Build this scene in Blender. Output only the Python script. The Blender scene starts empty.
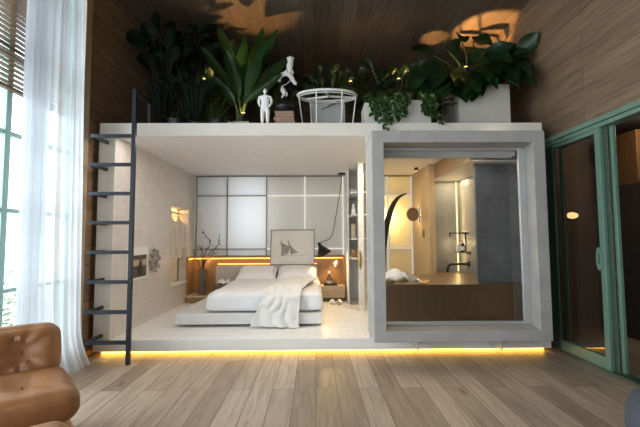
import bpy, math, random
from mathutils import Vector, Matrix, noise
R = random.Random(7)
SC = bpy.context.scene
COL = SC.collection
PI = math.pi

# ---------------------------------------------------------------- materials
def nodes(name):
    m = bpy.data.materials.new(name); m.use_nodes = True
    nt = m.node_tree; nt.nodes.clear()
    out = nt.nodes.new('ShaderNodeOutputMaterial')
    return m, nt, out

def N(nt, typ, **kw):
    n = nt.nodes.new(typ)
    for k, v in kw.items():
        if k in n.inputs: n.inputs[k].default_value = v
        else: setattr(n, k, v)
    return n

def rgba(c): return (c[0], c[1], c[2], 1.0)

def principled(nt, out, rough=.5, metal=0, spec=.5):
    p = N(nt, 'ShaderNodeBsdfPrincipled')
    p.inputs['Roughness'].default_value = rough
    p.inputs['Metallic'].default_value = metal
    p.inputs['Specular IOR Level'].default_value = spec
    nt.links.new(p.outputs[0], out.inputs[0])
    return p

def plain(name, c, rough=.5, metal=0, spec=.5, var=.12, scale=9, bump=0, bscale=60, stretch=None):
    """a base colour broken up by soft procedural noise, with optional bump"""
    m, nt, out = nodes(name); p = principled(nt, out, rough, metal, spec)
    tc = N(nt, 'ShaderNodeTexCoord')
    src = tc.outputs['Object']
    if stretch:
        mp = N(nt, 'ShaderNodeMapping'); mp.inputs['Scale'].default_value = stretch
        nt.links.new(src, mp.inputs[0]); src = mp.outputs[0]
    nz = N(nt, 'ShaderNodeTexNoise', Scale=scale, Detail=4.0, Roughness=.6)
    nt.links.new(src, nz.inputs['Vector'])
    rp = N(nt, 'ShaderNodeValToRGB')
    rp.color_ramp.elements[0].position = .3; rp.color_ramp.elements[1].position = .7
    rp.color_ramp.elements[0].color = rgba([x*(1-var) for x in c])
    rp.color_ramp.elements[1].color = rgba([min(1, x*(1+var*.7)) for x in c])
    nt.links.new(nz.outputs['Fac'], rp.inputs[0]); nt.links.new(rp.outputs[0], p.inputs['Base Color'])
    if bump:
        n2 = N(nt, 'ShaderNodeTexNoise', Scale=bscale, Detail=3.0)
        nt.links.new(src, n2.inputs['Vector'])
        b = N(nt, 'ShaderNodeBump', Strength=bump, Distance=.01)
        nt.links.new(n2.outputs['Fac'], b.inputs['Height']); nt.links.new(b.outputs[0], p.inputs['Normal'])
    return m

def uv_axes(nt, u, v):
    tc = N(nt, 'ShaderNodeTexCoord'); s = N(nt, 'ShaderNodeSeparateXYZ')
    nt.links.new(tc.outputs['Object'], s.inputs[0])
    c = N(nt, 'ShaderNodeCombineXYZ')
    nt.links.new(s.outputs[u], c.inputs[0]); nt.links.new(s.outputs[v], c.inputs[1])
    return c.outputs[0]

def planks(name, u, v, ca, cb, width=.18, length=1.9, gap=.003, rough=.45, grain=.35, knots=True, gapc=.35):
    """boards running along axis u, stacked along axis v"""
    m, nt, out = nodes(name); p = principled(nt, out, rough)
    uv = uv_axes(nt, u, v)
    br = N(nt, 'ShaderNodeTexBrick', offset=.37, offset_frequency=2, squash=1)
    br.inputs['Color1'].default_value = (0, 0, 0, 1); br.inputs['Color2'].default_value = (1, 1, 1, 1)
    br.inputs['Mortar'].default_value = (.5, .5, .5, 1)
    br.inputs['Scale'].default_value = 1; br.inputs['Mortar Size'].default_value = gap
    br.inputs['Brick Width'].default_value = length; br.inputs['Row Height'].default_value = width
    nt.links.new(uv, br.inputs['Vector'])
    rp = N(nt, 'ShaderNodeValToRGB')
    rp.color_ramp.elements[0].color = rgba(ca); rp.color_ramp.elements[1].color = rgba(cb)
    nt.links.new(br.outputs['Color'], rp.inputs[0])
    # per board shift of the grain
    sh = N(nt, 'ShaderNodeVectorMath', operation='MULTIPLY_ADD')
    sh.inputs[1].default_value = (7.3, 3.1, 5.7)
    nt.links.new(br.outputs['Color'], sh.inputs[0]); nt.links.new(uv, sh.inputs[2])
    mp = N(nt, 'ShaderNodeMapping'); mp.inputs['Scale'].default_value = (1.3, 17, 1)
    nt.links.new(sh.outputs[0], mp.inputs[0])
    nz = N(nt, 'ShaderNodeTexNoise', Scale=1.6, Detail=6.0, Roughness=.62, Distortion=.5)
    nt.links.new(mp.outputs[0], nz.inputs['Vector'])
    gr = N(nt, 'ShaderNodeValToRGB')
    gr.color_ramp.elements[0].position = .32; gr.color_ramp.elements[1].position = .66
    g0 = 1-grain
    gr.color_ramp.elements[0].color = (g0, g0*.97, g0*.93, 1); gr.color_ramp.elements[1].color = (1.06, 1.06, 1.06, 1)
    nt.links.new(nz.outputs['Fac'], gr.inputs[0])
    mx = N(nt, 'ShaderNodeMix', data_type='RGBA', blend_type='MULTIPLY'); mx.inputs[0].default_value = 1
    nt.links.new(rp.outputs[0], mx.inputs[6]); nt.links.new(gr.outputs[0], mx.inputs[7])
    col = mx.outputs[2]
    if knots:
        mk = N(nt, 'ShaderNodeMapping'); mk.inputs['Scale'].default_value = (1.6, 4.2, 1)
        nt.links.new(sh.outputs[0], mk.inputs[0])
        vo = N(nt, 'ShaderNodeTexVoronoi', Scale=.85)
        nt.links.new(mk.outputs[0], vo.inputs['Vector'])
        kr = N(nt, 'ShaderNodeValToRGB')
        kr.color_ramp.elements[0].position = .03; kr.color_ramp.elements[0].color = (.38, .32, .27, 1)
        kr.color_ramp.elements[1].position = .13; kr.color_ramp.elements[1].color = (1, 1, 1, 1)
        nt.links.new(vo.outputs['Distance'], kr.inputs[0])
        m3 = N(nt, 'ShaderNodeMix', data_type='RGBA', blend_type='MULTIPLY'); m3.inputs[0].default_value = .8
        nt.links.new(col, m3.inputs[6]); nt.links.new(kr.outputs[0], m3.inputs[7]); col = m3.outputs[2]
    m2 = N(nt, 'ShaderNodeMix', data_type='RGBA', blend_type='MULTIPLY')
    m2.inputs[7].default_value = (gapc, gapc*.95, gapc*.9, 1)
    nt.links.new(br.outputs['Fac'], m2.inputs[0]); nt.links.new(col, m2.inputs[6])
    nt.links.new(m2.outputs[2], p.inputs['Base Color'])
    b = N(nt, 'ShaderNodeBump', Strength=.25, Distance=.004, invert=True)
    nt.links.new(br.outputs['Fac'], b.inputs['Height'])
    nt.links.new(b.outputs[0], p.inputs['Normal'])
    return m

def tiles(name, u, v, c, w, h, gap=.003, rough=.4, var=.06, bump=.35, offset=.5, groutk=.82):
    m, nt, out = nodes(name); p = principled(nt, out, rough)
    uv = uv_axes(nt, u, v)
    br = N(nt, 'ShaderNodeTexBrick', offset=offset)
    br.inputs['Color1'].default_value = rgba([x*(1-var) for x in c]); br.inputs['Color2'].default_value = rgba([min(1, x*(1+var)) for x in c])
    br.inputs['Mortar'].default_value = rgba([x*groutk for x in c])
    br.inputs['Scale'].default_value = 1; br.inputs['Mortar Size'].default_value = gap
    br.inputs['Brick Width'].default_value = w; br.inputs['Row Height'].default_value = h
    nt.links.new(uv, br.inputs['Vector']); nt.links.new(br.outputs['Color'], p.inputs['Base Color'])
    nz = N(nt, 'ShaderNodeTexNoise', Scale=11.0, Detail=2.0); nt.links.new(uv, nz.inputs['Vector'])
    ad = N(nt, 'ShaderNodeMath', operation='MULTIPLY_ADD'); ad.inputs[1].default_value = -.8
    nt.links.new(br.outputs['Fac'], ad.inputs[0]); nt.links.new(nz.outputs['Fac'], ad.inputs[2])
    b = N(nt, 'ShaderNodeBump', Strength=bump, Distance=.004)
    nt.links.new(ad.outputs[0], b.inputs['Height']); nt.links.new(b.outputs[0], p.inputs['Normal'])
    return m

def emit(name, c, s):
    m, nt, out = nodes(name)
    e = N(nt, 'ShaderNodeEmission', Strength=s); e.inputs[0].default_value = rgba(c)
    nt.links.new(e.outputs[0], out.inputs[0]); return m

def glass(name, tint=(.95, .97, .97), refl=1.0):
    m, nt, out = nodes(name)
    t = N(nt, 'ShaderNodeBsdfTransparent'); t.inputs[0].default_value = rgba(tint)
    g = N(nt, 'ShaderNodeBsdfGlossy', Roughness=.015)
    # Schlick reflectance from |view . normal|, the same for both faces of a pane
    ge = N(nt, 'ShaderNodeNewGeometry'); dt = N(nt, 'ShaderNodeVectorMath', operation='DOT_PRODUCT')
    nt.links.new(ge.outputs['Incoming'], dt.inputs[0]); nt.links.new(ge.outputs['Normal'], dt.inputs[1])
    ab = N(nt, 'ShaderNodeMath', operation='ABSOLUTE'); nt.links.new(dt.outputs['Value'], ab.inputs[0])
    iv = N(nt, 'ShaderNodeMath', operation='SUBTRACT', use_clamp=True); iv.inputs[0].default_value = 1; nt.links.new(ab.outputs[0], iv.inputs[1])
    pw = N(nt, 'ShaderNodeMath', operation='POWER'); pw.inputs[1].default_value = 5; nt.links.new(iv.outputs[0], pw.inputs[0])
    k = N(nt, 'ShaderNodeMath', operation='MULTIPLY_ADD', use_clamp=True); k.inputs[1].default_value = .96*refl; k.inputs[2].default_value = .04*refl
    nt.links.new(pw.outputs[0], k.inputs[0])
    mx = N(nt, 'ShaderNodeMixShader'); nt.links.new(k.outputs[0], mx.inputs[0])
    nt.links.new(t.outputs[0], mx.inputs[1]); nt.links.new(g.outputs[0], mx.inputs[2])
    nt.links.new(mx.outputs[0], out.inputs[0]); return m

def frosted(name, c, tr=.75):
    m, nt, out = nodes(name)
    t = N(nt, 'ShaderNodeBsdfTranslucent'); t.inputs[0].default_value = rgba(c)
    d = N(nt, 'ShaderNodeBsdfDiffuse'); d.inputs[0].default_value = rgba(c)
    mx = N(nt, 'ShaderNodeMixShader', Fac=tr)
    nt.links.new(d.outputs[0], mx.inputs[1]); nt.links.new(t.outputs[0], mx.inputs[2])
    g = N(nt, 'ShaderNodeBsdfGlossy', Roughness=.35)
    m2 = N(nt, 'ShaderNodeMixShader', Fac=.06)
    nt.links.new(mx.outputs[0], m2.inputs[1]); nt.links.new(g.outputs[0], m2.inputs[2])
    nt.links.new(m2.outputs[0], out.inputs[0]); return m

def sheer(name, c, clear=.35):
    m, nt, out = nodes(name)
    tc = N(nt, 'ShaderNodeTexCoord')
    nz = N(nt, 'ShaderNodeTexNoise', Scale=40.0, Detail=2.0); nt.links.new(tc.outputs['Object'], nz.inputs['Vector'])
    t = N(nt, 'ShaderNodeBsdfTranslucent'); t.inputs[0].default_value = rgba(c)
    d = N(nt, 'ShaderNodeBsdfDiffuse'); d.inputs[0].default_value = rgba(c)
    mx = N(nt, 'ShaderNodeMixShader', Fac=.5)
    nt.links.new(d.outputs[0], mx.inputs[1]); nt.links.new(t.outputs[0], mx.inputs[2])
    tr = N(nt, 'ShaderNodeBsdfTransparent')
    k = N(nt, 'ShaderNodeMath', operation='MULTIPLY_ADD'); k.inputs[1].default_value = .1; k.inputs[2].default_value = clear-.05
    nt.links.new(nz.outputs['Fac'], k.inputs[0])
    m2 = N(nt, 'ShaderNodeMixShader'); nt.links.new(k.outputs[0], m2.inputs[0])
    nt.links.new(mx.outputs[0], m2.inputs[1]); nt.links.new(tr.outputs[0], m2.inputs[2])
    nt.links.new(m2.outputs[0], out.inputs[0]); return m

def leafmat(name, a, b, trans=.25, rough=.4):
    m, nt, out = nodes(name)
    tc = N(nt, 'ShaderNodeTexCoord')
    nz = N(nt, 'ShaderNodeTexNoise', Scale=5.0, Detail=3.0); nt.links.new(tc.outputs['Object'], nz.inputs['Vector'])
    rp = N(nt, 'ShaderNodeValToRGB'); rp.color_ramp.elements[0].position = .35; rp.color_ramp.elements[1].position = .68
    rp.color_ramp.elements[0].color = rgba(a); rp.color_ramp.elements[1].color = rgba(b)
    nt.links.new(nz.outputs['Fac'], rp.inputs[0])
    p = N(nt, 'ShaderNodeBsdfPrincipled'); p.inputs['Roughness'].default_value = rough
    nt.links.new(rp.outputs[0], p.inputs['Base Color'])
    t = N(nt, 'ShaderNodeBsdfTranslucent'); nt.links.new(rp.outputs[0], t.inputs[0])
    mx = N(nt, 'ShaderNodeMixShader', Fac=trans)
    nt.links.new(p.outputs[0], mx.inputs[1]); nt.links.new(t.outputs[0], mx.inputs[2])
    nt.links.new(mx.outputs[0], out.inputs[0]); return m

# ---------------------------------------------------------------- mesh builder
class MB:
    def __init__(s): s.v = []; s.f = []
    def add(s, vs, fs):
        k = len(s.v); s.v += [Vector(v) for v in vs]; s.f += [tuple(i+k for i in f) for f in fs]; return s
    def box(s, x0, x1, y0, y1, z0, z1):
        return s.add([(x0,y0,z0),(x1,y0,z0),(x1,y1,z0),(x0,y1,z0),(x0,y0,z1),(x1,y0,z1),(x1,y1,z1),(x0,y1,z1)],
                     [(0,3,2,1),(4,5,6,7),(0,1,5,4),(1,2,6,5),(2,3,7,6),(3,0,4,7)])
    def obox(s, c, size, M=None):
        M = M or Matrix.Identity(3); h = [k/2 for k in size]; c = Vector(c)
        vs = [c + M @ Vector((sx*h[0], sy*h[1], sz*h[2])) for sz in (-1,1) for sx, sy in ((-1,-1),(1,-1),(1,1),(-1,1))]
        return s.add(vs, [(0,3,2,1),(4,5,6,7),(0,1,5,4),(1,2,6,5),(2,3,7,6),(3,0,4,7)])
    def tube(s, pts, r, n=10, cap=True):
        pts = [Vector(p) for p in pts]
        rs = r if isinstance(r, (list, tuple)) else [r]*len(pts)
        T = []
        for i in range(len(pts)):
            a = pts[max(0, i-1)]; b = pts[min(len(pts)-1, i+1)]
            T.append((b-a).normalized())
        ref = Vector((0,0,1)) if abs(T[0].z) < .9 else Vector((1,0,0))
        u = T[0].cross(ref).normalized(); vs = []; fs = []
        for i, p in enumerate(pts):
            u = (u - T[i]*u.dot(T[i])).normalized(); w = T[i].cross(u)
            for k in range(n):
                a = 2*PI*k/n; vs.append(p + (u*math.cos(a) + w*math.sin(a))*rs[i])
        for i in range(len(pts)-1):
            for k in range(n):
                k2 = (k+1) % n
                fs.append((i*n+k, i*n+k2, (i+1)*n+k2, (i+1)*n+k))
        if cap:
            fs.append(tuple(range(n-1, -1, -1))); b = (len(pts)-1)*n; fs.append(tuple(b+k for k in range(n)))
        return s.add(vs, fs)
    def lathe(s, prof, c=(0,0,0), n=20, M=None, sx=1, sy=1):
        c = Vector(c); M = M or Matrix.Identity(3); vs = []; fs = []
        for r, z in prof:
            for k in range(n):
                a = 2*PI*k/n; vs.append(c + M @ Vector((r*math.cos(a)*sx, r*math.sin(a)*sy, z)))
        for i in range(len(prof)-1):
            for k in range(n):
                k2 = (k+1) % n; fs.append((i*n+k, i*n+k2, (i+1)*n+k2, (i+1)*n+k))
        if prof[0][0] > 1e-4: fs.append(tuple(range(n-1,-1,-1)))
        if prof[-1][0] > 1e-4: b = (len(prof)-1)*n; fs.append(tuple(b+k for k in range(n)))
        return s.add(vs, fs)
    def ell(s, c, r, n=14, M=None):
        m = n//2; prof = [(math.sin(PI*i/m)+1e-5*(i in (0,m)), -math.cos(PI*i/m)) for i in range(m+1)]
        M = M or Matrix.Identity(3); S = Matrix.Diagonal(Vector(r))
        return s.lathe(prof, c, n, M @ S)
    def grid(s, fn, nu, nv, close_u=False):
        vs = [fn(i/nu, j/nv) for j in range(nv+1) for i in range(nu+1)]
        w = nu+1
        return s.add(vs, [(j*w+i, j*w+i+1, (j+1)*w+i+1, (j+1)*w+i) for j in range(nv) for i in range(nu)])
    def prism(s, poly, axis, a, b):
        """2-D polygon pushed along an axis: axis 'x': (y,z), 'y': (x,z), 'z': (x,y)"""
        def P(p, d): return {'x': (d, p[0], p[1]), 'y': (p[0], d, p[1]), 'z': (p[0], p[1], d)}[axis]
        n = len(poly)
        vs = [P(p, a) for p in poly] + [P(p, b) for p in poly]
        return s.add(vs, [tuple(range(n))[::-1], tuple(range(n, 2*n))] + [(i, (i+1) % n, n+(i+1) % n, n+i) for i in range(n)])
    def rbox(s, c, size, r, n=12, M=None, puff=0, fn=None):
        """pillow-like rounded block; fn(local point) may shift each vertex"""
        c = Vector(c); M = M or Matrix.Identity(3); h = Vector(size)/2; idx = {}; vs = []; fs = []
        def vert(p):
            key = tuple(round(q, 5) for q in p)
            if key in idx: return idx[key]
            q = Vector((p[0]*h.x, p[1]*h.y, p[2]*h.z))
            core = Vector([max(-(h[k]-r), min(h[k]-r, q[k])) for k in range(3)])
            d = q-core
            if d.length > 1e-9: q = core + d.normalized()*r
            if puff:
                k = (1-p[0]**2)*(1-p[1]**2)
                q.z += puff*k*(1 if p[2] > 0 else -1)*abs(p[2])
                k2 = (1-p[2]**2)
                q.x += puff*.4*k2*(1-p[1]**2)*p[0]; q.y += puff*.4*k2*(1-p[0]**2)*p[1]
            if fn: q = fn(q, p)
            idx[key] = len(vs); vs.append(c + M @ q); return idx[key]
        def t(i): 
            x = -1+2*i/n
            return math.copysign(abs(x)**.75, x)
        for ax in range(3):
            for sg in (-1, 1):
                for i in range(n):
                    for j in range(n):
                        ps = []
                        for a, b in ((i,j),(i+1,j),(i+1,j+1),(i,j+1)):
                            p = [0,0,0]; p[ax] = sg; p[(ax+1)%3] = t(a); p[(ax+2)%3] = t(b); ps.append(vert(p))
                        fs.append(tuple(ps) if sg > 0 else tuple(ps[::-1]))
        return s.add(vs, fs)
    def leaf(s, base, d, L, W, droop=.25, up=(0,0,1), shape='paddle', fold=.25, ns=7, ripple=0):
        base = Vector(base); d = Vector(d).normalized(); up = Vector(up)
        side = d.cross(up)
        if side.length < .05: side = d.cross(Vector((1,0,0)))
        side.normalize(); nrm = side.cross(d).normalized()
        vs = []; fs = []
        for i in range(ns+1):
            t = i/ns
            p = base + d*(L*t*(1-.25*droop*t)) + Vector((0,0,-1))*(droop*L*t*t)
            if shape == 'paddle': w = W*math.sin(PI*min(1, t**.8*.97+.03))**.75
            elif shape == 'heart': w = W*(math.sin(PI*(t*.8+.2))**.8 if t > 0 else .55)
            elif shape == 'lance': w = W*math.sin(PI*(t*.96+.04))
            else: w = W*(1-t)**.7
            w *= .5
            ph = ripple*math.sin(t*9)*W*.1
            back = -d*(W*.22 if (shape == 'heart' and i == 0) else 0)
            vs += [p + side*w + nrm*(w*fold*1.6+ph) + back, p + side*w*.5 + nrm*(w*fold*.5) + back*.6, p, p - side*w*.5 + nrm*(w*fold*.5) + back*.6, p - side*w + nrm*(w*fold*1.6-ph) + back]
        for i in range(ns):
            for k in range(4):
                a = i*5+k; fs.append((a, a+1, a+6, a+5))
        return s.add(vs, fs)
    def clamp(s, zmin=None, xmin=None, xmax=None, zmax=None):
        for v in s.v:
            if zmin is not None and v.z < zmin: v.z = zmin + .004*((v.x*97+v.y*53) % 1)
            if zmax is not None and v.z > zmax: v.z = zmax
            if xmin is not None and v.x < xmin: v.x = xmin
            if xmax is not None and v.x > xmax: v.x = xmax
        return s
    def build(s, name, mat, parent=None, bevel=0, smooth=True, origin=None, subsurf=0, solid=0, angle=40, world=False):
        if parent is not None: o0 = ORG[parent.name]
        elif world: o0 = Vector((0,0,0))
        elif origin is not None: o0 = Vector(origin)
        else:
            xs = [v.x for v in s.v]; ys = [v.y for v in s.v]; zs = [v.z for v in s.v]
            o0 = Vector(((min(xs)+max(xs))/2, (min(ys)+max(ys))/2, min(zs)))
        me = bpy.data.meshes.new(name)
        me.from_pydata([v-o0 for v in s.v], [], s.f); me.update()
        o = bpy.data.objects.new(name, me); COL.objects.link(o)
        if mat: me.materials.append(mat)
        if smooth and me.polygons:
            me.polygons.foreach_set('use_smooth', [True]*len(me.polygons))
            me.set_sharp_from_angle(angle=math.radians(angle))
        if solid:
            md = o.modifiers.new('thick', 'SOLIDIFY'); md.thickness = solid; md.offset = 0
        if bevel:
            md = o.modifiers.new('edges', 'BEVEL'); md.width = bevel; md.segments = 2; md.limit_method = 'ANGLE'; md.angle_limit = math.radians(50)
        if subsurf:
            md = o.modifiers.new('sub', 'SUBSURF'); md.levels = subsurf; md.render_levels = subsurf
        if parent is not None: o.parent = parent
        else: o.location = o0
        ORG[o.name] = o0
        return o

ORG = {}
def tag(o, label, cat, group=None, kind=None):
    o['label'] = label; o['category'] = cat
    if group: o['group'] = group
    if kind: o['kind'] = kind
    return o
def thing(name, label, cat, loc, group=None, kind=None):
    o = bpy.data.objects.new(name, None); COL.objects.link(o); o.location = loc; o.empty_display_size = .1
    ORG[o.name] = Vector(loc)
    return tag(o, label, cat, group, kind)
def struct(o, label=None, cat=None):
    o['kind'] = 'structure'
    if label: o['label'] = label
    if cat: o['category'] = cat
    return o
def part(o, label):
    o['label'] = label; return o
def dup(root, loc, label=None, rz=0, sc=1):
    r = root.copy(); COL.objects.link(r); r.location = loc; r.rotation_euler = (0,0,rz); r.scale = (sc,)*3
    if label: r['label'] = label
    for ch in list(root.children):
        c = ch.copy(); COL.objects.link(c); c.parent = r
        for g in ch.children:
            d = g.copy(); COL.objects.link(d); d.parent = c
    return r
def rot(ax, a): return Matrix.Rotation(a, 3, ax)
def smooth_path(pts, n=6):
    """Catmull-Rom through the points"""
    P = [Vector(p) for p in pts]; P = [P[0]*2-P[1]] + P + [P[-1]*2-P[-2]]; out = []
    for i in range(1, len(P)-2):
        for k in range(n):
            t = k/n; a, b, c, d = P[i-1:i+3]
            out.append(.5*((2*b) + (c-a)*t + (2*a-5*b+4*c-d)*t*t + (3*b-a-3*c+d)*t**3))
    out.append(P[-2]); return out
def light(name, typ, loc, energy, color=(1,1,1), size=.1, size_y=None, aim=None, angle=None, blend=.3):
    l = bpy.data.lights.new(name, typ); l.energy = energy; l.color = color
    if typ == 'AREA':
        l.shape = 'RECTANGLE' if size_y else 'SQUARE'; l.size = size
        if size_y: l.size_y = size_y
    elif typ in ('POINT', 'SPOT'): l.shadow_soft_size = size
    if typ == 'SPOT': l.spot_size = math.radians(angle or 60); l.spot_blend = blend
    o = bpy.data.objects.new(name, l); COL.objects.link(o); o.location = loc
    if aim is not None:
        o.rotation_euler = (Vector(aim)-Vector(loc)).to_track_quat('-Z', 'Y').to_euler()
    return o
# ---------------------------------------------------------------- camera, world
cam = bpy.data.cameras.new('camera'); camo = bpy.data.objects.new('camera', cam); COL.objects.link(camo)
cam.sensor_width = 36; cam.lens = 36*375/640; cam.clip_start = .05
yaw = math.atan(5/375); pitch = math.atan(24/375)
fwd = Vector((math.sin(yaw)*math.cos(pitch), math.cos(yaw)*math.cos(pitch), math.sin(pitch)))
camo.location = (0, 0, 1.34); camo.rotation_euler = (fwd.to_track_quat('-Z', 'Y').to_matrix() @ Matrix.Rotation(math.radians(-.3), 3, 'Z')).to_euler()
SC.camera = camo
w = bpy.data.worlds.new('world'); SC.world = w; w.use_nodes = True
bg = w.node_tree.nodes['Background']; bg.inputs[0].default_value = (.86, .93, 1, 1); bg.inputs[1].default_value = 4.6
SC.view_settings.view_transform = 'Standard'
SC.view_settings.exposure = -.42
SC.cycles.use_denoising = True
SC.cycles.max_bounces = 10; SC.cycles.diffuse_bounces = 5; SC.cycles.transparent_max_bounces = 16
SC.cycles.sample_clamp_indirect = 6; SC.cycles.caustics_reflective = False; SC.cycles.caustics_refractive = False

# ---------------------------------------------------------------- material library
M = {}
M['floor'] = planks('oak floor', 'Y', 'X', (.33,.245,.175), (.56,.45,.345), .19, 2.1, .0035, .42, .34, gapc=.4)
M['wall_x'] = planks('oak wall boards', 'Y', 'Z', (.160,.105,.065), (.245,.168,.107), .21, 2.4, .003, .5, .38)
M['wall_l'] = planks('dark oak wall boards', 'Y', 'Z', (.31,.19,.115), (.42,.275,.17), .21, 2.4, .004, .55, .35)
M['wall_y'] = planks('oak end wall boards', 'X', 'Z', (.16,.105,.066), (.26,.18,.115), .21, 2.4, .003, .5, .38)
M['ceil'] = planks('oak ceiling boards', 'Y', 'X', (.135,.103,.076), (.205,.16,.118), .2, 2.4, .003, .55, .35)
M['oak_trim'] = plain('pale oak', (.55,.42,.28), .5, var=.2, scale=3, stretch=(14,14,1))
M['oak'] = plain('honey oak veneer', (.33,.175,.065), .42, var=.22, scale=2.5, stretch=(2,2,14))
M['oak_v'] = plain('upright oak veneer', (.50,.36,.20), .42, var=.16, scale=3, stretch=(16,16,1))
M['oak_brown'] = plain('brown oak veneer', (.17,.105,.055), .38, var=.2, scale=3, stretch=(14,14,1.2))
M['oak_pale'] = plain('pale oak block', (.55,.43,.29), .5, var=.16, scale=3, stretch=(2,10,14))
M['oak_fascia'] = plain('dark oak fascia', (.22,.135,.07), .45, var=.2, scale=3, stretch=(12,2,12))
M['white'] = plain('white plaster', (.82,.80,.76), .6, var=.03, bump=.1, bscale=70)
M['fascia'] = plain('warm white painted roof edge', (.78,.73,.65), .55, var=.03, bump=.05)
M['tex_ceil'] = tiles('white textured ceiling', 'X', 'Y', (.88,.87,.855), .12, .06, .003, .55, .03, .6)
M['tile_wall'] = tiles('small glazed wall tiles', 'Y', 'Z', (.69,.635,.58), .085, .085, .003, .35, .045, .25, 0, .88)
M['tile_floor'] = tiles('white brick floor tiles', 'X', 'Y', (.86,.85,.835), .20, .062, .004, .4, .05, .5, .5, .72)
M['concrete'] = plain('grey microcement', (.385,.37,.355), .55, var=.14, scale=4, bump=.12, bscale=45)
M['concrete_pale'] = plain('pale microcement', (.70,.69,.68), .6, var=.07, scale=5, bump=.1, bscale=45)
M['alu'] = plain('satin aluminium', (.55,.56,.56), .35, .55, var=.04)
M['stone'] = plain('brushed grey stone', (.27,.275,.28), .45, var=.18, scale=5, stretch=(2,2,9), bump=.1)
M['slate'] = plain('charcoal slate', (.19,.20,.22), .5, var=.28, scale=5, bump=.35, bscale=30)
M['green'] = plain('sage green paint', (.13,.222,.17), .4, var=.05)
M['green_dk'] = plain('dark green paint', (.045,.085,.06), .45, var=.05)
M['green_win'] = plain('pale green window paint', (.32,.50,.45), .4, var=.04)
M['black'] = plain('black metal', (.012,.012,.014), .4, .3, var=.1)
M['steel'] = plain('dark grey steel', (.026,.031,.040), .42, .35, var=.08)
M['glass'] = glass('clear glass'); M['glass_dim'] = glass('smoky door glass', (.90,.87,.84), 1.0)
M['glass_bath'] = glass('bathroom window glass', (.86,.86,.85), 1.0)
M['frost'] = frosted('frosted glass', (.84,.86,.87))
M['frost_warm'] = frosted('warm frosted glass', (.74,.72,.66), .6)
M['sheer'] = sheer('sheer voile', (.70,.73,.77), .24)
M['bronze'] = plain('dark bronze bar', (.22,.19,.15), .4, .6, var=.05)
M['lit_bar'] = plain('white lacquered bar', (.9,.86,.76), .4, var=.03)
M['glow_bar'] = emit('white bar with glow for leaking daylight', (1,.95,.84), 1.05)  # emission stands in for daylight leaking in around the bars
M['blind'] = plain('brown timber slats', (.17,.10,.055), .5, var=.2, scale=4, stretch=(1,8,8))
M['led'] = emit('warm led strip', (1,.52,.07), 13)
M['led_soft'] = emit('warm led line', (1,.52,.09), 6)
M['led_white'] = emit('warm white led', (1,.72,.28), 4)
M['bulb'] = emit('warm bulb', (1,.70,.16), 4.5)
M['earth'] = plain('soil', (.04,.03,.02), .9, var=.3)
M['outside'] = plain('pale terrace paving', (.55,.54,.52), .8, var=.08)
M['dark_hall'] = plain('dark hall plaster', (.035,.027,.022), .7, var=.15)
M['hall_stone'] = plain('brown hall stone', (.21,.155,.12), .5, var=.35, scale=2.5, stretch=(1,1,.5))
M['hall_oak'] = plain('amber oak', (.16,.08,.028), .5, var=.2, scale=3, stretch=(10,10,1))

# ---------------------------------------------------------------- the room
b = MB(); b.box(-2.9, 6.2, -3.1, 8.1, -.1, 0); struct(b.build('floor', M['floor'], smooth=False, world=True))
b = MB(); b.box(-7.5, -2.9, -3, 12, -.12, -.02); struct(b.build('ground_outside', M['outside'], smooth=False, world=True))
WX = -2.6
b = MB()                                                  # left wall, with the big window opening and the closet opening
b.box(-2.88, WX, 4.18, 6.15, 0, 4.5); b.box(-2.88, WX, 7.06, 8.0, 0, 4.5)
b.box(-2.88, WX, 6.15, 7.06, 0, .5); b.box(-2.88, WX, 6.15, 7.06, 1.92, 4.5)
b.box(-2.88, WX, -3.0, 4.18, 4.12, 4.5); b.box(-2.88, WX, -3.0, 4.18, 0, .12); b.box(-2.88, WX, -3.0, -2.2, .12, 4.12)
struct(b.build('wall_left', M['wall_l'], smooth=False, world=True))
b = MB(); b.box(-2.88, 3.15, -3.0, 8.1, 4.5, 4.6); struct(b.build('ceiling', M['ceil'], smooth=False, world=True))
b = MB(); b.box(-2.88, 3.15, 8.0, 8.15, 0, 4.5); struct(b.build('wall_back', M['wall_y'], smooth=False, world=True))
RX = 2.9
b = MB(); b.box(RX, 3.04, -3.0, 4.59, 2.54, 4.5); b.box(RX, 3.04, 4.59, 8.0, 0, 4.5); b.box(RX, 3.04, -3.0, -.4, 0, 2.54)
struct(b.build('wall_right', M['wall_x'], smooth=False, world=True))
b = MB()
b.box(-2.88, -2.2, -3.12, -3.0, 0, 4.5); b.box(1.4, 3.14, -3.12, -3.0, 0, 4.5); b.box(-2.2, 1.4, -3.12, -3.0, 3.2, 4.5); b.box(-2.2, 1.4, -3.12, -3.0, 0, .2)
struct(b.build('wall_rear', M['wall_y'], smooth=False, world=True))
b = MB(); b.box(-2.6, -2.53, 4.06, 4.17, 0, 4.12); struct(b.build('trim_1', M['oak_trim'], bevel=.004, world=True))
b = MB(); b.box(-2.62, -2.53, -2.2, 4.06, 4.04, 4.12); struct(b.build('trim_2', M['oak_trim'], bevel=.004, world=True))

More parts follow.
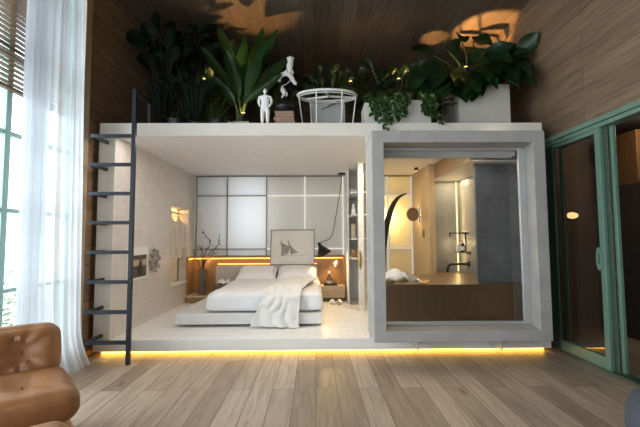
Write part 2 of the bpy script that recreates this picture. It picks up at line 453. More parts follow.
# window_1: tall green framed window in the left wall
win = bpy.data.objects.new('window_1', None); COL.objects.link(win); win.location = (-2.7, 1, .12); ORG['window_1'] = Vector((-2.7,1,.12))
struct(win, 'tall green framed window behind sheer curtain', 'window')
b = MB(); b.box(-2.74, -2.66, -2.2, 4.14, .12, .21); b.box(-2.74, -2.66, -2.2, 4.14, 4.03, 4.12); b.box(-2.74, -2.66, -2.2, -2.12, .21, 4.03); b.box(-2.74, -2.66, 4.06, 4.14, .21, 4.03)
b.build('window_frame', M['green_win'], win, bevel=.006)
for y in (-1.3, -.4, .5, 1.42, 2.33, 3.25, 3.66):
    b = MB(); b.box(-2.735, -2.665, y-.03, y+.03, .21, 4.03); b.build('mullion', M['green_win'], win, bevel=.006)
for z in (.89, 1.59, 2.27, 2.95, 3.63):
    b = MB(); b.box(-2.725, -2.675, -2.12, 4.06, z-.018, z+.018); b.build('transom', M['green_win'], win, bevel=.004)
b = MB(); b.box(-2.703, -2.697, -2.12, 4.06, .21, 4.03); b.build('glass_pane', M['glass'], win, smooth=False)

# unseen window behind the camera, put in to admit daylight
win = bpy.data.objects.new('window_3', None); COL.objects.link(win); win.location = (-.4, -3.05, .2); ORG['window_3'] = Vector((-.4,-3.05,.2))
struct(win, 'wide unseen window in the rear wall', 'window')
b = MB()
for x in (-2.2, -1.02, .16, 1.34): b.box(x, x+.06, -3.09, -3.03, .2, 3.2)
b.box(-2.14, 1.34, -3.09, -3.03, .2, .26); b.box(-2.14, 1.34, -3.09, -3.03, 3.14, 3.2)
b.build('window_frame', M['green_win'], win, smooth=False)
b = MB(); b.box(-2.14, 1.34, -3.063, -3.057, .26, 3.14); b.build('glass_pane', M['glass'], win, smooth=False)

# venetian blind
t = thing('venetian_blind', 'brown timber venetian blind half lowered over upper window', 'blind', (-2.62, 2.2, 2.62))
b = MB(); T = rot('Y', math.radians(-3))
for i in range(31): b.obox((-2.625, .9, 2.68+i*.045), (.05, 6.0, .004), T)
b.build('slats', M['blind'], t, smooth=False)
b = MB(); b.box(-2.65, -2.60, -2.1, 3.9, 2.62, 2.65); part(b.build('bottom_rail', M['blind'], t, bevel=.004), 'thick timber bottom rail of the blind')
b = MB(); b.box(-2.655, -2.60, -2.1, 3.9, 4.03, 4.04); b.build('head_rail', M['blind'], t, bevel=.004)
for y in (.6, 2.2, 3.35):
    b = MB(); b.tube([(-2.625,y,2.64),(-2.625,y,4.0)], .003, 6); b.build('ladder_cord', M['oak_trim'], t)

# sheer curtain
def curtain(u, v):
    y = 3.17 + (.77+.17*(1-v)**1.5)*u
    z = .015 + 4.02*v
    a = .030 + .02*math.sin(u*5+1)
    fr = 2*PI*(9.0*u + .5*math.sin(u*6))
    x = -2.475 + a*math.sin(fr) + .010*math.sin(2*fr+v*3)
    k = max(0, 1-v*9)
    x += .06*k*k*(.35+u) + .015*k*math.sin(u*26); y += .05*k*k*(u-.2)
    y += .02*math.sin(v*4+u*5)*(1-v)
    return (x, y, z)
b = MB(); b.grid(curtain, 150, 40)
c = b.build('sheer_curtain', M['sheer']); tag(c, 'long white sheer curtain hanging to the floor by left window', 'curtain')

# shrub outside
t = thing('garden_shrub', 'green leafy shrub outside beyond the left window', 'shrub', (-3.75, 4.3, -.02))
b = MB()
for i in range(420):
    a = R.uniform(0, 2*PI); rr = .42*math.sqrt(R.random()); z = R.uniform(.05, 1.0); rr *= (1.15-z*.6)
    d = Vector((math.cos(a), math.sin(a), R.uniform(.1, 1)))
    b.leaf((-3.75+rr*math.cos(a), 4.3+rr*math.sin(a)*1.3, z), d, R.uniform(.07,.13), .045, .3, shape='lance', ns=3)
M['shrub'] = leafmat('shrub leaf', (.05,.16,.03), (.16,.33,.07), .35)
b.build('foliage', M['shrub'], t)
b = MB(); b.tube([(-3.75,4.3,-.02),(-3.73,4.32,.5)], [.03,.015], 8); b.build('stem', M['oak_brown'], t)

# ---------------------------------------------------------------- right side: sliding doors and the hall behind
d1 = bpy.data.objects.new('door_1', None); COL.objects.link(d1); d1.location = (2.9, 4.1, 0); ORG['door_1'] = Vector((2.9,4.1,0))
struct(d1, 'glazed sage green sliding door panel beside the concrete window', 'door')
b = MB()
b.box(2.885, 2.925, 3.71, 3.78, .02, 2.44); b.box(2.885, 2.925, 3.78, 4.46, 2.395, 2.44); b.box(2.885, 2.925, 3.78, 4.46, .02, .135)
b.build('stiles_and_rails', M['green'], d1, bevel=.004)
b = MB(); b.box(2.885, 2.925, 4.46, 4.58, .02, 2.44); part(b.build('dark_jamb', M['green_dk'], d1, bevel=.004), 'dark green hinge side jamb')
b = MB(); b.box(2.902, 2.908, 3.78, 4.46, .135, 2.395); b.build('glass_pane', M['glass_dim'], d1, smooth=False)
b = MB(); b.lathe([(.001,0),(.10,.0),(.10,.010),(.001,.010)], (2.885, 3.785, 1.11), 24, rot('Y', -PI/2), sx=1.2, sy=.45)
h = part(b.build('handle', M['green'], d1, bevel=.002), 'rounded green pull plate')
b = MB(); b.box(2.870, 2.876, 3.777, 3.787, 1.06, 1.16); part(b.build('pull_slot', M['green_dk'], h), 'dark slot in the pull plate')

d2 = bpy.data.objects.new('door_2', None); COL.objects.link(d2); d2.location = (2.97, 4.0, 0); ORG['door_2'] = Vector((2.97,4.0,0))
struct(d2, 'second sliding door panel pushed back behind the first', 'door')
b = MB(); b.box(2.955, 2.99, 3.625, 3.67, .02, 2.44); b.box(2.955, 2.99, 3.67, 4.40, 2.395, 2.44); b.box(2.955, 2.99, 3.67, 4.40, .02, .135); b.box(2.955, 2.99, 4.40, 4.46, .02, 2.44)
b.build('stiles_and_rails', M['green'], d2, bevel=.004)
b = MB(); b.box(2.970, 2.976, 3.67, 4.40, .135, 2.395); b.build('glass_pane', M['glass_dim'], d2, smooth=False)
b = MB(); b.box(2.928, 2.952, 3.665, 3.72, .02, 2.44); part(b.build('seal_channel', M['green_dk'], d2), 'dark channel between the panels')
b = MB(); b.box(2.925, 2.930, 3.655, 3.665, .02, 2.44); part(b.build('seal_strip', M['bronze'], d2), 'thin pale seal line')
for z in (.45, .95, 1.5, 2.05):
    b = MB(); b.box(2.928, 2.948, 3.655, 3.665, z, z+.04); b.build('latch', M['green'], d2, bevel=.003)

b = MB(); b.box(2.875, 3.0, -.4, 4.59, 2.44, 2.478); b.box(2.89, 3.03, -.4, 4.59, 2.478, 2.492); b.box(2.865, 3.03, -.4, 4.59, 2.492, 2.545)
struct(b.build('trim_3', M['green'], bevel=.004, world=True))
b = MB(); b.box(2.89, 3.02, -.4, 4.59, 0, .018); struct(b.build('trim_4', M['green_dk'], world=True))

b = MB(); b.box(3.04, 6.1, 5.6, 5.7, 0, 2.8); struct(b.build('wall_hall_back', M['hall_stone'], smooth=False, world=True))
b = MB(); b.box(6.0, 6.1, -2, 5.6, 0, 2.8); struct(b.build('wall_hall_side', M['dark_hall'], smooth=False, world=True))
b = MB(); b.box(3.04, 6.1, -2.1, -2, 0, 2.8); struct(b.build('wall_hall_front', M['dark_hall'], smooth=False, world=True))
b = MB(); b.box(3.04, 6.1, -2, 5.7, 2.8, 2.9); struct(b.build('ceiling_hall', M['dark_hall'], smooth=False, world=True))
t = thing('hall_cabinet', 'tall dark cabinet with amber oak top seen through open doorway', 'cabinet', (4.6, 4.9, 0))
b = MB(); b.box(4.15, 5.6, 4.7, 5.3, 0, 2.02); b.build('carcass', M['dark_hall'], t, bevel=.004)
b = MB(); b.box(4.15, 4.35, 4.72, 5.3, 2.06, 2.72); b.box(4.42, 5.6, 4.72, 5.3, 2.06, 2.72); part(b.build('upper_doors', M['hall_oak'], t, bevel=.004), 'amber oak upper doors')
b = MB(); b.box(4.35, 4.42, 4.69, 5.3, 2.02, 2.74); b.box(4.15, 5.6, 4.69, 5.3, 2.02, 2.06); part(b.build('oak_post', M['hall_oak'], t, bevel=.004), 'amber oak post and rail')
b = MB(); b.tube([(4.22,4.68,1.66),(4.22,4.62,1.66)], .012, 10); part(b.build('knob', M['bulb'] if False else M['lit_bar'], t), 'small pale knob')
t = thing('oval_reflection', 'small glowing oval added behind green door glass as a light reflection', 'lamp', (3.86, 5.58, 1.64))
b = MB(); b.lathe([(.001,0),(.105,0),(.11,.015),(.10,.03),(.001,.035)], (3.86, 5.6, 1.65), 24, rot('X', PI/2), sx=1, sy=.55); b.build('housing', M['bronze'], t)
M['oval'] = emit('oval reflection glow', (1,.66,.30), 3.2)  # glowing oval stands in for a light reflection in the door glass
b = MB(); b.lathe([(.001,0),(.092,0),(.085,.012),(.001,.014)], (3.86, 5.565, 1.65), 24, rot('X', PI/2), sx=1, sy=.52); b.build('diffuser', M['oval'], t)

# ---------------------------------------------------------------- the white sleeping box
PX0, PX1, PY0, PY1 = -2.55, 2.74, 4.41, 7.9
b = MB(); b.box(PX0, PX1, PY0+.02, PY1, 2.555, 2.71); struct(b.build('ceiling_bedroom', M['tex_ceil'], smooth=False, world=True))
b = MB(); b.box(PX0, PX1, PY0, PY0+.02, 2.555, 2.71); struct(b.build('trim_roof_edge', M['fascia'], smooth=False, bevel=.003, world=True))
b = MB()
b.box(PX0, -2.36, PY0+.02, 6.19, .175, 2.555); b.box(PX0, -2.36, 7.02, PY1, .175, 2.555); b.box(PX0, -2.36, 6.19, 7.02, .175, .55); b.box(PX0, -2.36, 6.19, 7.02, 1.87, 2.555)
struct(b.build('wall_bedroom_left', M['tile_wall'], smooth=False, world=True))
b = MB(); b.box(PX0, -2.36, PY0, PY0+.02, .175, 2.555); struct(b.build('trim_left_post', M['fascia'], smooth=False, world=True))
b = MB(); b.box(2.69, PX1, PY0, PY1, .175, 2.555); struct(b.build('wall_bathroom_right', M['stone'], smooth=False, world=True))
b = MB(); b.box(PX0, PX1, PY0+.015, PY1, .05, .175); struct(b.build('floor_bedroom', M['tile_floor'], smooth=False, world=True))
b = MB(); b.box(PX0, PX1, PY0, PY0+.015, .045, .175); struct(b.build('trim_floor_edge', M['white'], smooth=False, bevel=.003, world=True))
b = MB(); b.box(PX0+.1, PX1-.02, PY0+.16, PY1, 0, .05); struct(b.build('trim_plinth', M['white'], smooth=False, world=True))
b = MB(); b.box(-2.36, 2.69, 7.84, PY1, .175, 2.555); struct(b.build('wall_bedroom_back', M['white'], smooth=False, world=True))
# closet niche lining
b = MB(); b.box(-3.2, -2.53, 6.16, 6.19, .52, 1.9); b.box(-3.2, -2.53, 7.02, 7.05, .52, 1.9); b.box(-3.2, -2.53, 6.19, 7.02, .52, .55); b.box(-3.2, -2.53, 6.19, 7.02, 1.87, 1.9); b.box(-3.23, -3.2, 6.16, 7.05, .52, 1.9)
struct(b.build('wall_closet_niche', M['white'], smooth=False, world=True))
b = MB(); b.box(-2.53, -2.335, 6.19, 7.02, .545, .565); struct(b.build('trim_niche_sill', M['white'], smooth=False, bevel=.003, world=True))

t = thing('floor_led_strip', 'glowing yellow light strip under the white box edge', 'light strip', (0, 4.5, 0))
b = MB(); b.box(-2.5, 2.70, 4.50, 4.51, .006, .04); b.build('diffuser', M['led'], t, smooth=False)
b = MB(); b.box(-2.5, 2.70, 4.51, 4.525, .0, .045); b.build('channel', M['alu'], t, smooth=False)

# concrete picture window (window_2)
w2 = bpy.data.objects.new('window_2', None); COL.objects.link(w2); w2.location = (1.53, 4.2, .19); ORG['window_2'] = Vector((1.53,4.2,.19))
struct(w2, 'deep grey concrete framed picture window into the bathroom', 'window')
fx0, fx1, fz0, fz1, fy0, fy1, th = .61, 2.478, .25, 2.482, 3.95, 4.41, .128
b = MB()
o4 = [(fx0,fz0),(fx1,fz0),(fx1,fz1),(fx0,fz1)]; i4 = [(fx0+th,fz0+th-.015),(fx1-th,fz0+th-.015),(fx1-th,fz1-th),(fx0+th,fz1-th)]
vs = [(x,fy0,z) for x,z in o4]+[(x,fy0,z) for x,z in i4]+[(x,fy1,z) for x,z in o4]+[(x+(.09 if x > 1.5 else 0),fy1,z) for x,z in i4]; fs = []
for k in range(4):
    k2 = (k+1)%4
    fs += [(k,k2,4+k2,4+k), (8+k2,8+k,12+k,12+k2), (k2,k,8+k,8+k2), (4+k,4+k2,12+k2,12+k)]
b.add(vs, fs); b.build('concrete_surround', M['concrete'], w2, smooth=False, bevel=.005)
ix0, ix1, iz0, iz1 = fx0+th, fx1-th, fz0+th-.015, fz1-th
b = MB(); gy = 4.20
b.box(ix0, ix0+.03, gy, gy+.035, iz0, iz1); b.box(ix1-.03, ix1+.05, gy, gy+.035, iz0, iz1); b.box(ix0+.03, ix1-.032, gy, gy+.035, iz0, iz0+.04); b.box(ix0+.03, ix1-.032, gy, gy+.035, iz1-.03, iz1)
b.build('metal_frame', M['alu'], w2, smooth=False, bevel=.004)
b = MB(); b.box(ix0+.03, ix1-.032, gy+.014, gy+.020, iz0+.04, iz1-.03); b.build('glass_pane', M['glass_bath'], w2, smooth=False)
b = MB(); b.box(ix0+.03, ix1-.04, gy+.045, gy+.11, iz1-.085, iz1-.03); b.tube([(ix0+.05,gy+.08,iz1-.085),(ix1-.07,gy+.08,iz1-.085)], .022, 12)
cs = part(b.build('blind_cassette', M['concrete_pale'], w2, bevel=.004), 'grey roller blind cassette along the top')
for x in (1.14, 2.04):
    b = MB(); b.box(x-.05, x+.05, 4.10, 4.41, .20, .25); b.box(x-.06, x-.045, 4.05, 4.41, .13, .25); part(b.build('support_bracket', M['alu'], w2, bevel=.003), 'metal bracket under the concrete frame')
# front wall of the box around the window, behind the surround
b = MB(); b.box(.62, ix0+.02, 4.41, 4.50, .175, 2.555); b.box(ix1+.13, 2.69, 4.41, 4.50, .175, 2.555); b.box(ix0+.02, ix1+.13, 4.41, 4.50, iz1+.02, 2.555); b.box(ix0+.02, ix1+.13, 4.41, 4.50, .175, iz0-.02)
struct(b.build('wall_bathroom_front', M['white'], smooth=False, world=True))

# ---------------------------------------------------------------- frosted partitions
def partition(name, label, xs, zs, lit_from, y, mats, lo):
    t = thing(name, label, 'partition', ((xs[0]+xs[-1])/2, y, lo), kind='structure')
    for i in range(len(xs)-1):
        for j in range(len(zs)-1):
            p = MB(); p.add([(xs[i]+.006,y,zs[j]+.006),(xs[i+1]-.006,y,zs[j]+.006),(xs[i+1]-.006,y,zs[j+1]-.006),(xs[i]+.006,y,zs[j+1]-.006)], [(0,1,2,3)])
            p.build('frosted_pane', mats[i], t, smooth=False)
    for i, x in enumerate(xs):
        p = MB(); wv = .011 if i >= lit_from else .008
        p.box(x-wv, x+wv, y-.03, y+.03, zs[0], zs[-1]); p.build('upright_bar', M['glow_bar'] if i >= lit_from else M['bronze'], t, smooth=False)  # lit bars glow, backlit bars are dark: light and shade put into the material
    for i in range(len(xs)-1):
        for z in zs[1:-1]:
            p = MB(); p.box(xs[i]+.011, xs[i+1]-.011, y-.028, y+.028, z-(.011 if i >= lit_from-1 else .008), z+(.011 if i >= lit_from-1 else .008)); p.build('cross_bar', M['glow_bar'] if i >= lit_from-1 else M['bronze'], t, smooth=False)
    for z in (zs[0]-.012, zs[-1]):
        p = MB(); p.box(xs[0]-.011, xs[-1]+.011, y-.03, y+.03, z-.004, z+.012); p.build('end_rail', M['bronze'], t, smooth=False)
    return t
PYY = 7.30
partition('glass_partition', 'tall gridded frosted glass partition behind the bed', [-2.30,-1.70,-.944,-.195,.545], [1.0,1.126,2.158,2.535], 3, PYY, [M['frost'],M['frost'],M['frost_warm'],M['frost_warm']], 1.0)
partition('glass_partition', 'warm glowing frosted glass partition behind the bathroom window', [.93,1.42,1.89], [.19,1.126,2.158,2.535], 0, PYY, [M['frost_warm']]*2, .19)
b = MB(); b.box(.56, .92, 7.27, 7.84, .175, 2.555); struct(b.build('wall_middle_pier', M['white'], smooth=False, world=True))  # carried back behind the panes, added to block lamp spill between partitions
b = MB(); b.box(-2.36, .56, 7.31, 7.34, .175, .99); struct(b.build('wall_wainscot_backing', M['oak'], smooth=False, world=True))

# bathroom structure
b = MB(); b.box(1.9, 2.0, 6.2, 7.84, .175, 2.555); struct(b.build('wall_bathroom_oak', M['oak_v'], smooth=False, world=True))
b = MB(); b.box(2.0, 2.69, 6.5, 6.58, .175, 2.555); struct(b.build('wall_bathroom_back', M['stone'], smooth=False, world=True))
b = MB(); b.box(2.5, 2.69, 4.96, 6.5, .737, 2.31); struct(b.build('wall_shower_right', M['stone'], smooth=False, world=True))
b = MB(); b.box(2.0, 2.012, 4.75, 6.5, 2.31, 2.555); struct(b.build('trim_soffit_fascia', M['oak_fascia'], smooth=False, world=True))
b = MB(); b.box(2.012, 2.69, 4.75, 6.5, 2.31, 2.33); struct(b.build('ceiling_shower_soffit', M['white'], smooth=False, world=True))
b = MB(); b.box(2.12, 2.69, 4.9, 4.96, .737, 2.31); struct(b.build('wall_slate_block', M['slate'], smooth=False, bevel=.004, world=True))
# ---------------------------------------------------------------- bedroom
M['linen'] = plain('white cotton', (.80,.80,.82), .85, spec=.2, var=.03, bump=.12, bscale=90)
M['pillow'] = plain('white pillow cotton', (.82,.81,.81), .85, spec=.2, var=.03, bump=.1, bscale=70)
M['throw'] = plain('ivory knitted throw', (.77,.755,.73), .9, spec=.1, var=.05, bump=.5, bscale=160)
M['head'] = plain('greige headboard fabric', (.50,.46,.41), .85, spec=.2, var=.06, bump=.2, bscale=200)

t = thing('bed', 'low bed on pale plinth with greige headboard', 'bed', (-.88, 6.0, .175))
b = MB(); b.box(-1.835, .085, 5.0, 7.2, .212, .346); b.build('platform', M['concrete_pale'], t, bevel=.008)
b = MB(); b.box(-1.70, -.05, 5.17, 7.15, .175, .212); part(b.build('recessed_base', M['black'], t), 'dark recessed base of the plinth')
b = MB(); b.rbox((-.915,7.15,.585), (1.91,.10,.478), .03, 8); b.build('headboard', M['head'], t, smooth=True)
b = MB(); b.rbox((-.70,6.06,.45), (1.46,1.98,.20), .06, 10); b.build('mattress', M['linen'], t)

def duvet_fn(q, p):
    # gathered sides that spread a little at the bottom, gently rumpled top
    n1 = noise.noise(Vector((q.x*2.3, q.y*2.3, 1.7))); n2 = noise.noise(Vector((q.x*7, q.y*5, 4.2)))
    if p[2] > 0: q.z += (.020*n1 + .009*n2)
    ed = max(abs(p[0]), abs(p[1]))
    if p[2] < .9:
        k = .022*math.sin(q.x*13+q.y*9) + .018*n2
        if abs(p[0]) > .97: q.x += math.copysign(k+.015*(1-p[2]), p[0])
        if abs(p[1]) > .97: q.y += math.copysign(k*.6+.012*(1-p[2]), p[1])
    return q
b = MB(); b.rbox((-.69,6.01,.485), (1.50,1.88,.265), .085, 26, fn=duvet_fn)
c = b.build('duvet', M['linen'], subsurf=1); tag(c, 'puffy white duvet spread over the low bed', 'duvet')

def pillow(mb, cx, cy, cz, sx, sy, th, tilt, seed):
    Mx = rot('Z', R.uniform(-.05,.05)) @ rot('X', tilt)
    def fn(q, p):
        e = max(0, 1-abs(p[0])**3)*max(0, 1-abs(p[1])**3)
        q.z *= .22+.95*e**.5
        cor = abs(p[0])*abs(p[1])
        q.x *= 1+.05*cor**4-.03*(1-abs(p[1])); q.y *= 1+.06*cor**4-.04*(1-abs(p[0]))
        q.z += .014*noise.noise(Vector((q.x*5+seed, q.y*6, q.z*3)))
        return q
    mb.rbox((cx,cy,cz), (sx,sy,th), th*.48, 16, Mx, fn=fn)
for cx, lab, sd in ((-1.05,'white pillow on the left half of the bed',3), (-.33,'white pillow on the right half of the bed, by the lamp',9)):
    b = MB(); pillow(b, cx, 6.86, .695, .70, .50, .17, math.radians(20), sd)
    c = b.build('pillow', M['pillow'], subsurf=1); tag(c, lab, 'pillow', 'bed pillows')

# throw: runs back over the duvet top and hangs off the foot of the bed
prof = smooth_path([(0,6.02,.66),(0,5.70,.662),(0,5.38,.662),(0,5.17,.656),(0,5.045,.62),(0,5.0,.54),(0,4.98,.44),(0,4.965,.352),(0,4.955,.27),(0,4.95,.195)], 6)
def throw(u, v):
    f = v*(len(prof)-1); i = min(int(f), len(prof)-2); p = prof[i].lerp(prof[i+1], f-i)
    wid = .47 + .16*max(0, v-.45)/.55 + .22*max(0, .42-v)
    cx = -.40 - .12*max(0, min(1, (v-.3)/.6)) + .42*max(0, .40-v)
    x = cx + (u-.5)*wid
    wr = (.013*math.sin(u*9+v*2.0+3*noise.noise(Vector((u*2,v*3,7)))) + .006*math.sin(u*19-v*5)) * (.5+v) + .016*noise.noise(Vector((u*4,v*7,2)))
    top = max(0, min(1, (.52-v)/.12))
    z = p.z + top*(.020+abs(wr)*1.3) - (.05*(u-.5)*(v-.6) if v > .6 else 0)
    y = p.y - (1-top)*(.022+abs(wr)*1.35) + top*.16*math.sin(u*2.4)
    if v > .85: z = max(z, .182+.03*(1-u)*(1-v)/.15)
    return (x + .02*math.sin(v*11+u*3)*top, y, z)
b = MB(); b.grid(throw, 60, 90)
c = b.build('throw_blanket', M['throw'], solid=.014); tag(c, 'ivory throw blanket draped over the foot of the bed', 'blanket')

# oak wainscot with its light line
t = thing('oak_wall_panel', 'honey oak low wall panelling behind the bed with light line', 'wall panel', (-.9, 7.25, .175))
b = MB(); b.box(-2.33, .55, 7.255, 7.29, .175, .96); b.build('back_board', M['oak'], t, smooth=False)
b = MB(); b.box(-2.36, .55, 7.19, 7.29, .96, .995); b.build('ledge', M['oak'], t, smooth=False, bevel=.003)
b = MB(); b.box(-2.358, -2.325, 6.93, 7.19, .24, .995); b.box(-2.358,-2.335,7.19,7.255,.24,.96); b.build('left_return', M['oak'], t, smooth=False, bevel=.003)
b = MB(); b.box(.53, .56, 7.0, 7.255, .175, .995) ; b.build('right_return', M['oak'], t, smooth=False, bevel=.003)
b = MB(); b.box(-2.30, .52, 7.205, 7.23, .945, .957); b.build('light_line', M['led_soft'], t, smooth=False)
b = MB(); b.box(-1.86, .03, 7.236, 7.252, .838, .848); b.build('light_line', M['led_soft'], t, smooth=False)
b = MB(); b.box(-2.322, -2.312, 6.96, 7.19, .945, .957); b.build('light_line', M['led_soft'], t, smooth=False)

# left ledge, vase and branches
t = thing('floating_shelf', 'low oak ledge under the vase in the left corner', 'shelf', (-2.1, 7.0, .235))
b = MB(); b.box(-2.355, -1.87, 6.86, 7.25, .265, .30); b.build('top_board', M['oak_pale'], t, bevel=.006)
b = MB(); b.box(-2.345, -1.89, 6.88, 7.25, .19, .265); b.build('drawer_front', M['oak'], t, bevel=.004)
M['vase'] = glass('vase glass', (.95,.96,.95), 2.2)
t = thing('glass_vase', 'tall clear glass vase holding bare branches on the oak ledge', 'vase', (-2.08, 7.02, .30))
b = MB(); b.lathe([(.001,.0),(.075,.0),(.08,.02),(.078,.44),(.083,.47),(.076,.47),(.071,.44),(.072,.03),(.001,.025)], (-2.08,7.02,.30), 24); b.build('glass_wall', M['vase'], t)
M['water'] = glass('vase water', (.93,.94,.90), .5)
b = MB(); b.lathe([(.001,.0),(.069,.0),(.069,.22),(.001,.22)], (-2.08,7.02,.328), 20); part(b.build('water', M['water'], t), 'water with stems')
M['bark'] = plain('dark bark', (.055,.038,.028), .8, var=.3)
t = thing('bare_branches', 'dark bare twisting branches standing in the glass vase', 'branches', (-2.08, 7.02, .33))
b = MB(); lv = b
for ends in ([(-2.06,7.02,.34),(-2.07,7.01,.80),(-1.99,6.98,1.0),(-1.86,6.95,1.13),(-1.78,6.92,1.22),(-1.75,6.92,1.38)],
             [(-2.10,7.03,.34),(-2.12,7.0,.80),(-2.20,6.95,.98),(-2.20,6.9,1.12)],
             [(-2.08,7.00,.34),(-2.07,7.0,.85),(-2.02,6.97,1.08),(-1.93,6.95,1.24),(-2.0,6.93,1.37),(-2.07,6.9,1.46)],
             [(-2.06,7.04,.34),(-2.05,7.0,.84),(-1.92,7.02,1.02),(-1.80,7.0,1.07)],
             [(-2.09,7.04,.34),(-2.10,7.05,.90),(-2.08,7.0,1.10),(-2.15,6.98,1.2)]):
    p = smooth_path(ends, 6); n = len(p)
    b.tube(p, [.011*(1-.75*i/(n-1)) for i in range(n)], 7)
    for k in range(n//2, n, 2):
        for q in range(2):
            d = Vector((R.uniform(-1,1), R.uniform(-1,.2), R.uniform(-.2,1)))
            b.tube([p[k], p[k]+d*.03, p[k]+d*.055+Vector((0,0,.015))], [.004,.003,.0015], 5)
            lv.leaf(p[k]+d*.05, d, .035, .02, .3, shape='lance', ns=3)
b.build('twigs', M['bark'], t)

# left bedside shelf with folded paper
t = thing('bedside_shelf', 'small dark bedside ledge left of the headboard', 'nightstand', (-1.66, 6.98, .346))
b = MB(); b.box(-1.86, -1.46, 6.80, 7.09, .47, .50); b.build('top_board', M['oak_brown'], t, bevel=.004)
b = MB(); b.box(-1.84, -1.48, 6.83, 7.09, .346, .47); b.build('drawer_box', M['oak_brown'], t, bevel=.004)
b = MB()
def bk(u, v): return (-1.78+.24*u, 6.86+.15*v, .507+.05*abs(math.sin(u*PI*2))*(.6+.4*v)+.03*v)
b.grid(bk, 20, 6); c = b.build('open_book', M['linen'], solid=.012); tag(c, 'open white book lying on the left bedside ledge', 'book')

# right nightstand
t = thing('nightstand', 'pale oak block nightstand right of the bed', 'nightstand', (.33, 7.05, .175))
b = MB(); b.box(.11, .54, 6.86, 7.18, .25, .46); b.build('drawer_box', M['oak_pale'], t, bevel=.008)
b = MB(); b.box(.115, .535, 6.856, 6.861, .352, .357); part(b.build('drawer_gap', M['oak_brown'], t), 'thin dark drawer joint')
b = MB(); b.box(.14, .51, 6.93, 7.18, .175, .25); part(b.build('recessed_base', M['oak_brown'], t), 'dark recessed base')
t = thing('wooden_tray', 'flat dark tray on the right nightstand', 'tray', (.27, 6.98, .46))
b = MB(); b.box(.15, .40, 6.90, 7.08, .46, .466); b.build('plate', M['oak_brown'], t)
b = MB()
for q in ((.15,.40,6.90,6.906),(.15,.40,7.074,7.08),(.15,.156,6.906,7.074),(.394,.40,6.906,7.074)): b.box(*q, .466, .485)
b.build('rim', M['black'], t)
t = thing('water_carafe', 'dark glass carafe with pale cap on the nightstand tray', 'bottle', (.26, 7.0, .466))
M['brownglass'] = plain('smoked brown glass', (.10,.075,.05), .12, var=.1)
b = MB(); b.lathe([(.001,0),(.046,0),(.05,.01),(.05,.11),(.04,.14),(.018,.165),(.018,.20),(.022,.205)], (.26,7.0,.466), 20); b.build('body', M['brownglass'], t)
b = MB(); b.lathe([(.001,0),(.051,0),(.051,.05),(.001,.05)], (.26,7.0,.496), 20); part(b.build('label_band', M['head'], t), 'pale blank band')
b = MB(); b.lathe([(.022,0),(.027,.005),(.027,.045),(.001,.05)], (.26,7.0,.67), 16); part(b.build('cap', M['concrete_pale'], t), 'pale cap')
b = MB(); b.lathe([(.001,0),(.026,0),(.032,.10),(.029,.10),(.024,.008),(.001,.008)], (.345,7.02,.466), 18); c = b.build('drinking_glass', M['vase']); tag(c, 'small clear drinking glass beside the carafe', 'glass')
# reading light on oak panel
t = thing('reading_light', 'small white wall reading light above the right nightstand', 'lamp', (.385, 7.25, .86))
b = MB(); b.lathe([(.001,0),(.025,0),(.025,.012),(.001,.014)], (.385,7.255,.80), 16, rot('X', PI/2)); b.tube(smooth_path([(.385,7.245,.80),(.385,7.18,.80),(.39,7.15,.83),(.40,7.12,.86)], 5), .006, 8); b.build('arm', M['lit_bar'], t)
b = MB(); b.lathe([(.012,.05),(.022,.04),(.055,-.015),(.062,-.03),(.056,-.03),(.018,.035)], (.39,7.11,.87), 18, rot('Y', .5) @ rot('X', .4)); b.build('shade', M['lit_bar'], t)
# slippers
def slipper(x, y, label, base=None):
    if base: return dup(base, (x, y, .175), label)
    t = thing('slipper', label, 'slipper', (x, y, .175), 'slippers by the bed')
    def outline(k): return [( .048*k*math.sin(a)*(1+.18*math.cos(a)), -.13*k*math.cos(a)) for a in [2*PI*i/20 for i in range(20)]]
    q = MB(); q.prism([(x+px, y+py) for px, py in outline(1)], 'z', .175, .192); q.build('sole', M['pillow'], t, bevel=.004)
    q = MB()
    def up(u, v):
        a = PI*u; yy = y - .12 + .13*v; ww = .047*(.62+.38*math.sin(min(1, .25+v)*PI*.62))
        return (x + ww*math.cos(a), yy, .19 + (.028+.03*v)*math.sin(a))
    q.grid(up, 12, 6); q.build('strap', M['linen'], t, solid=.006)
    return t
s0 = slipper(.30, 6.72, 'white slipper on the floor, the one nearer the bed')
slipper(.425, 6.70, 'white slipper on the floor, the one farther from the bed', s0)

# pendant lamp
t = thing('pendant_lamp', 'black cone pendant lamp on a long slack black cord', 'lamp', (.51, 7.05, 2.555))
b = MB(); b.lathe([(.001,.0),(.075,.0),(.075,-.022),(.02,-.03),(.001,-.03)][::-1], (.51,7.05,2.555), 20); b.build('ceiling_rose', M['black'], t)
b = MB(); b.tube(smooth_path([(.51,7.05,2.53),(.49,7.05,2.3),(.44,7.04,2.0),(.375,7.02,1.65),(.33,7.0,1.44),(.27,6.97,1.32),(.16,6.94,1.27),(.085,6.93,1.235)], 6), .0065, 8); b.build('cord', M['black'], t)
ax = Vector((.42,-.25,-.87)).normalized(); Q = ax.to_track_quat('-Z', 'Y').to_matrix()
b = MB(); b.lathe([(.001,.05),(.03,.045),(.034,0),(.042,-.03),(.145,-.185),(.14,-.187),(.037,-.035),(.001,-.03)], Vector((.085,6.93,1.20)), 28, Q); b.build('lamp_shade', M['black'], t)
bp = Vector((.085,6.93,1.20)) + ax*.11
b = MB(); b.ell(bp, (.025,.025,.03), 12); b.build('bulb', M['bulb'], t)

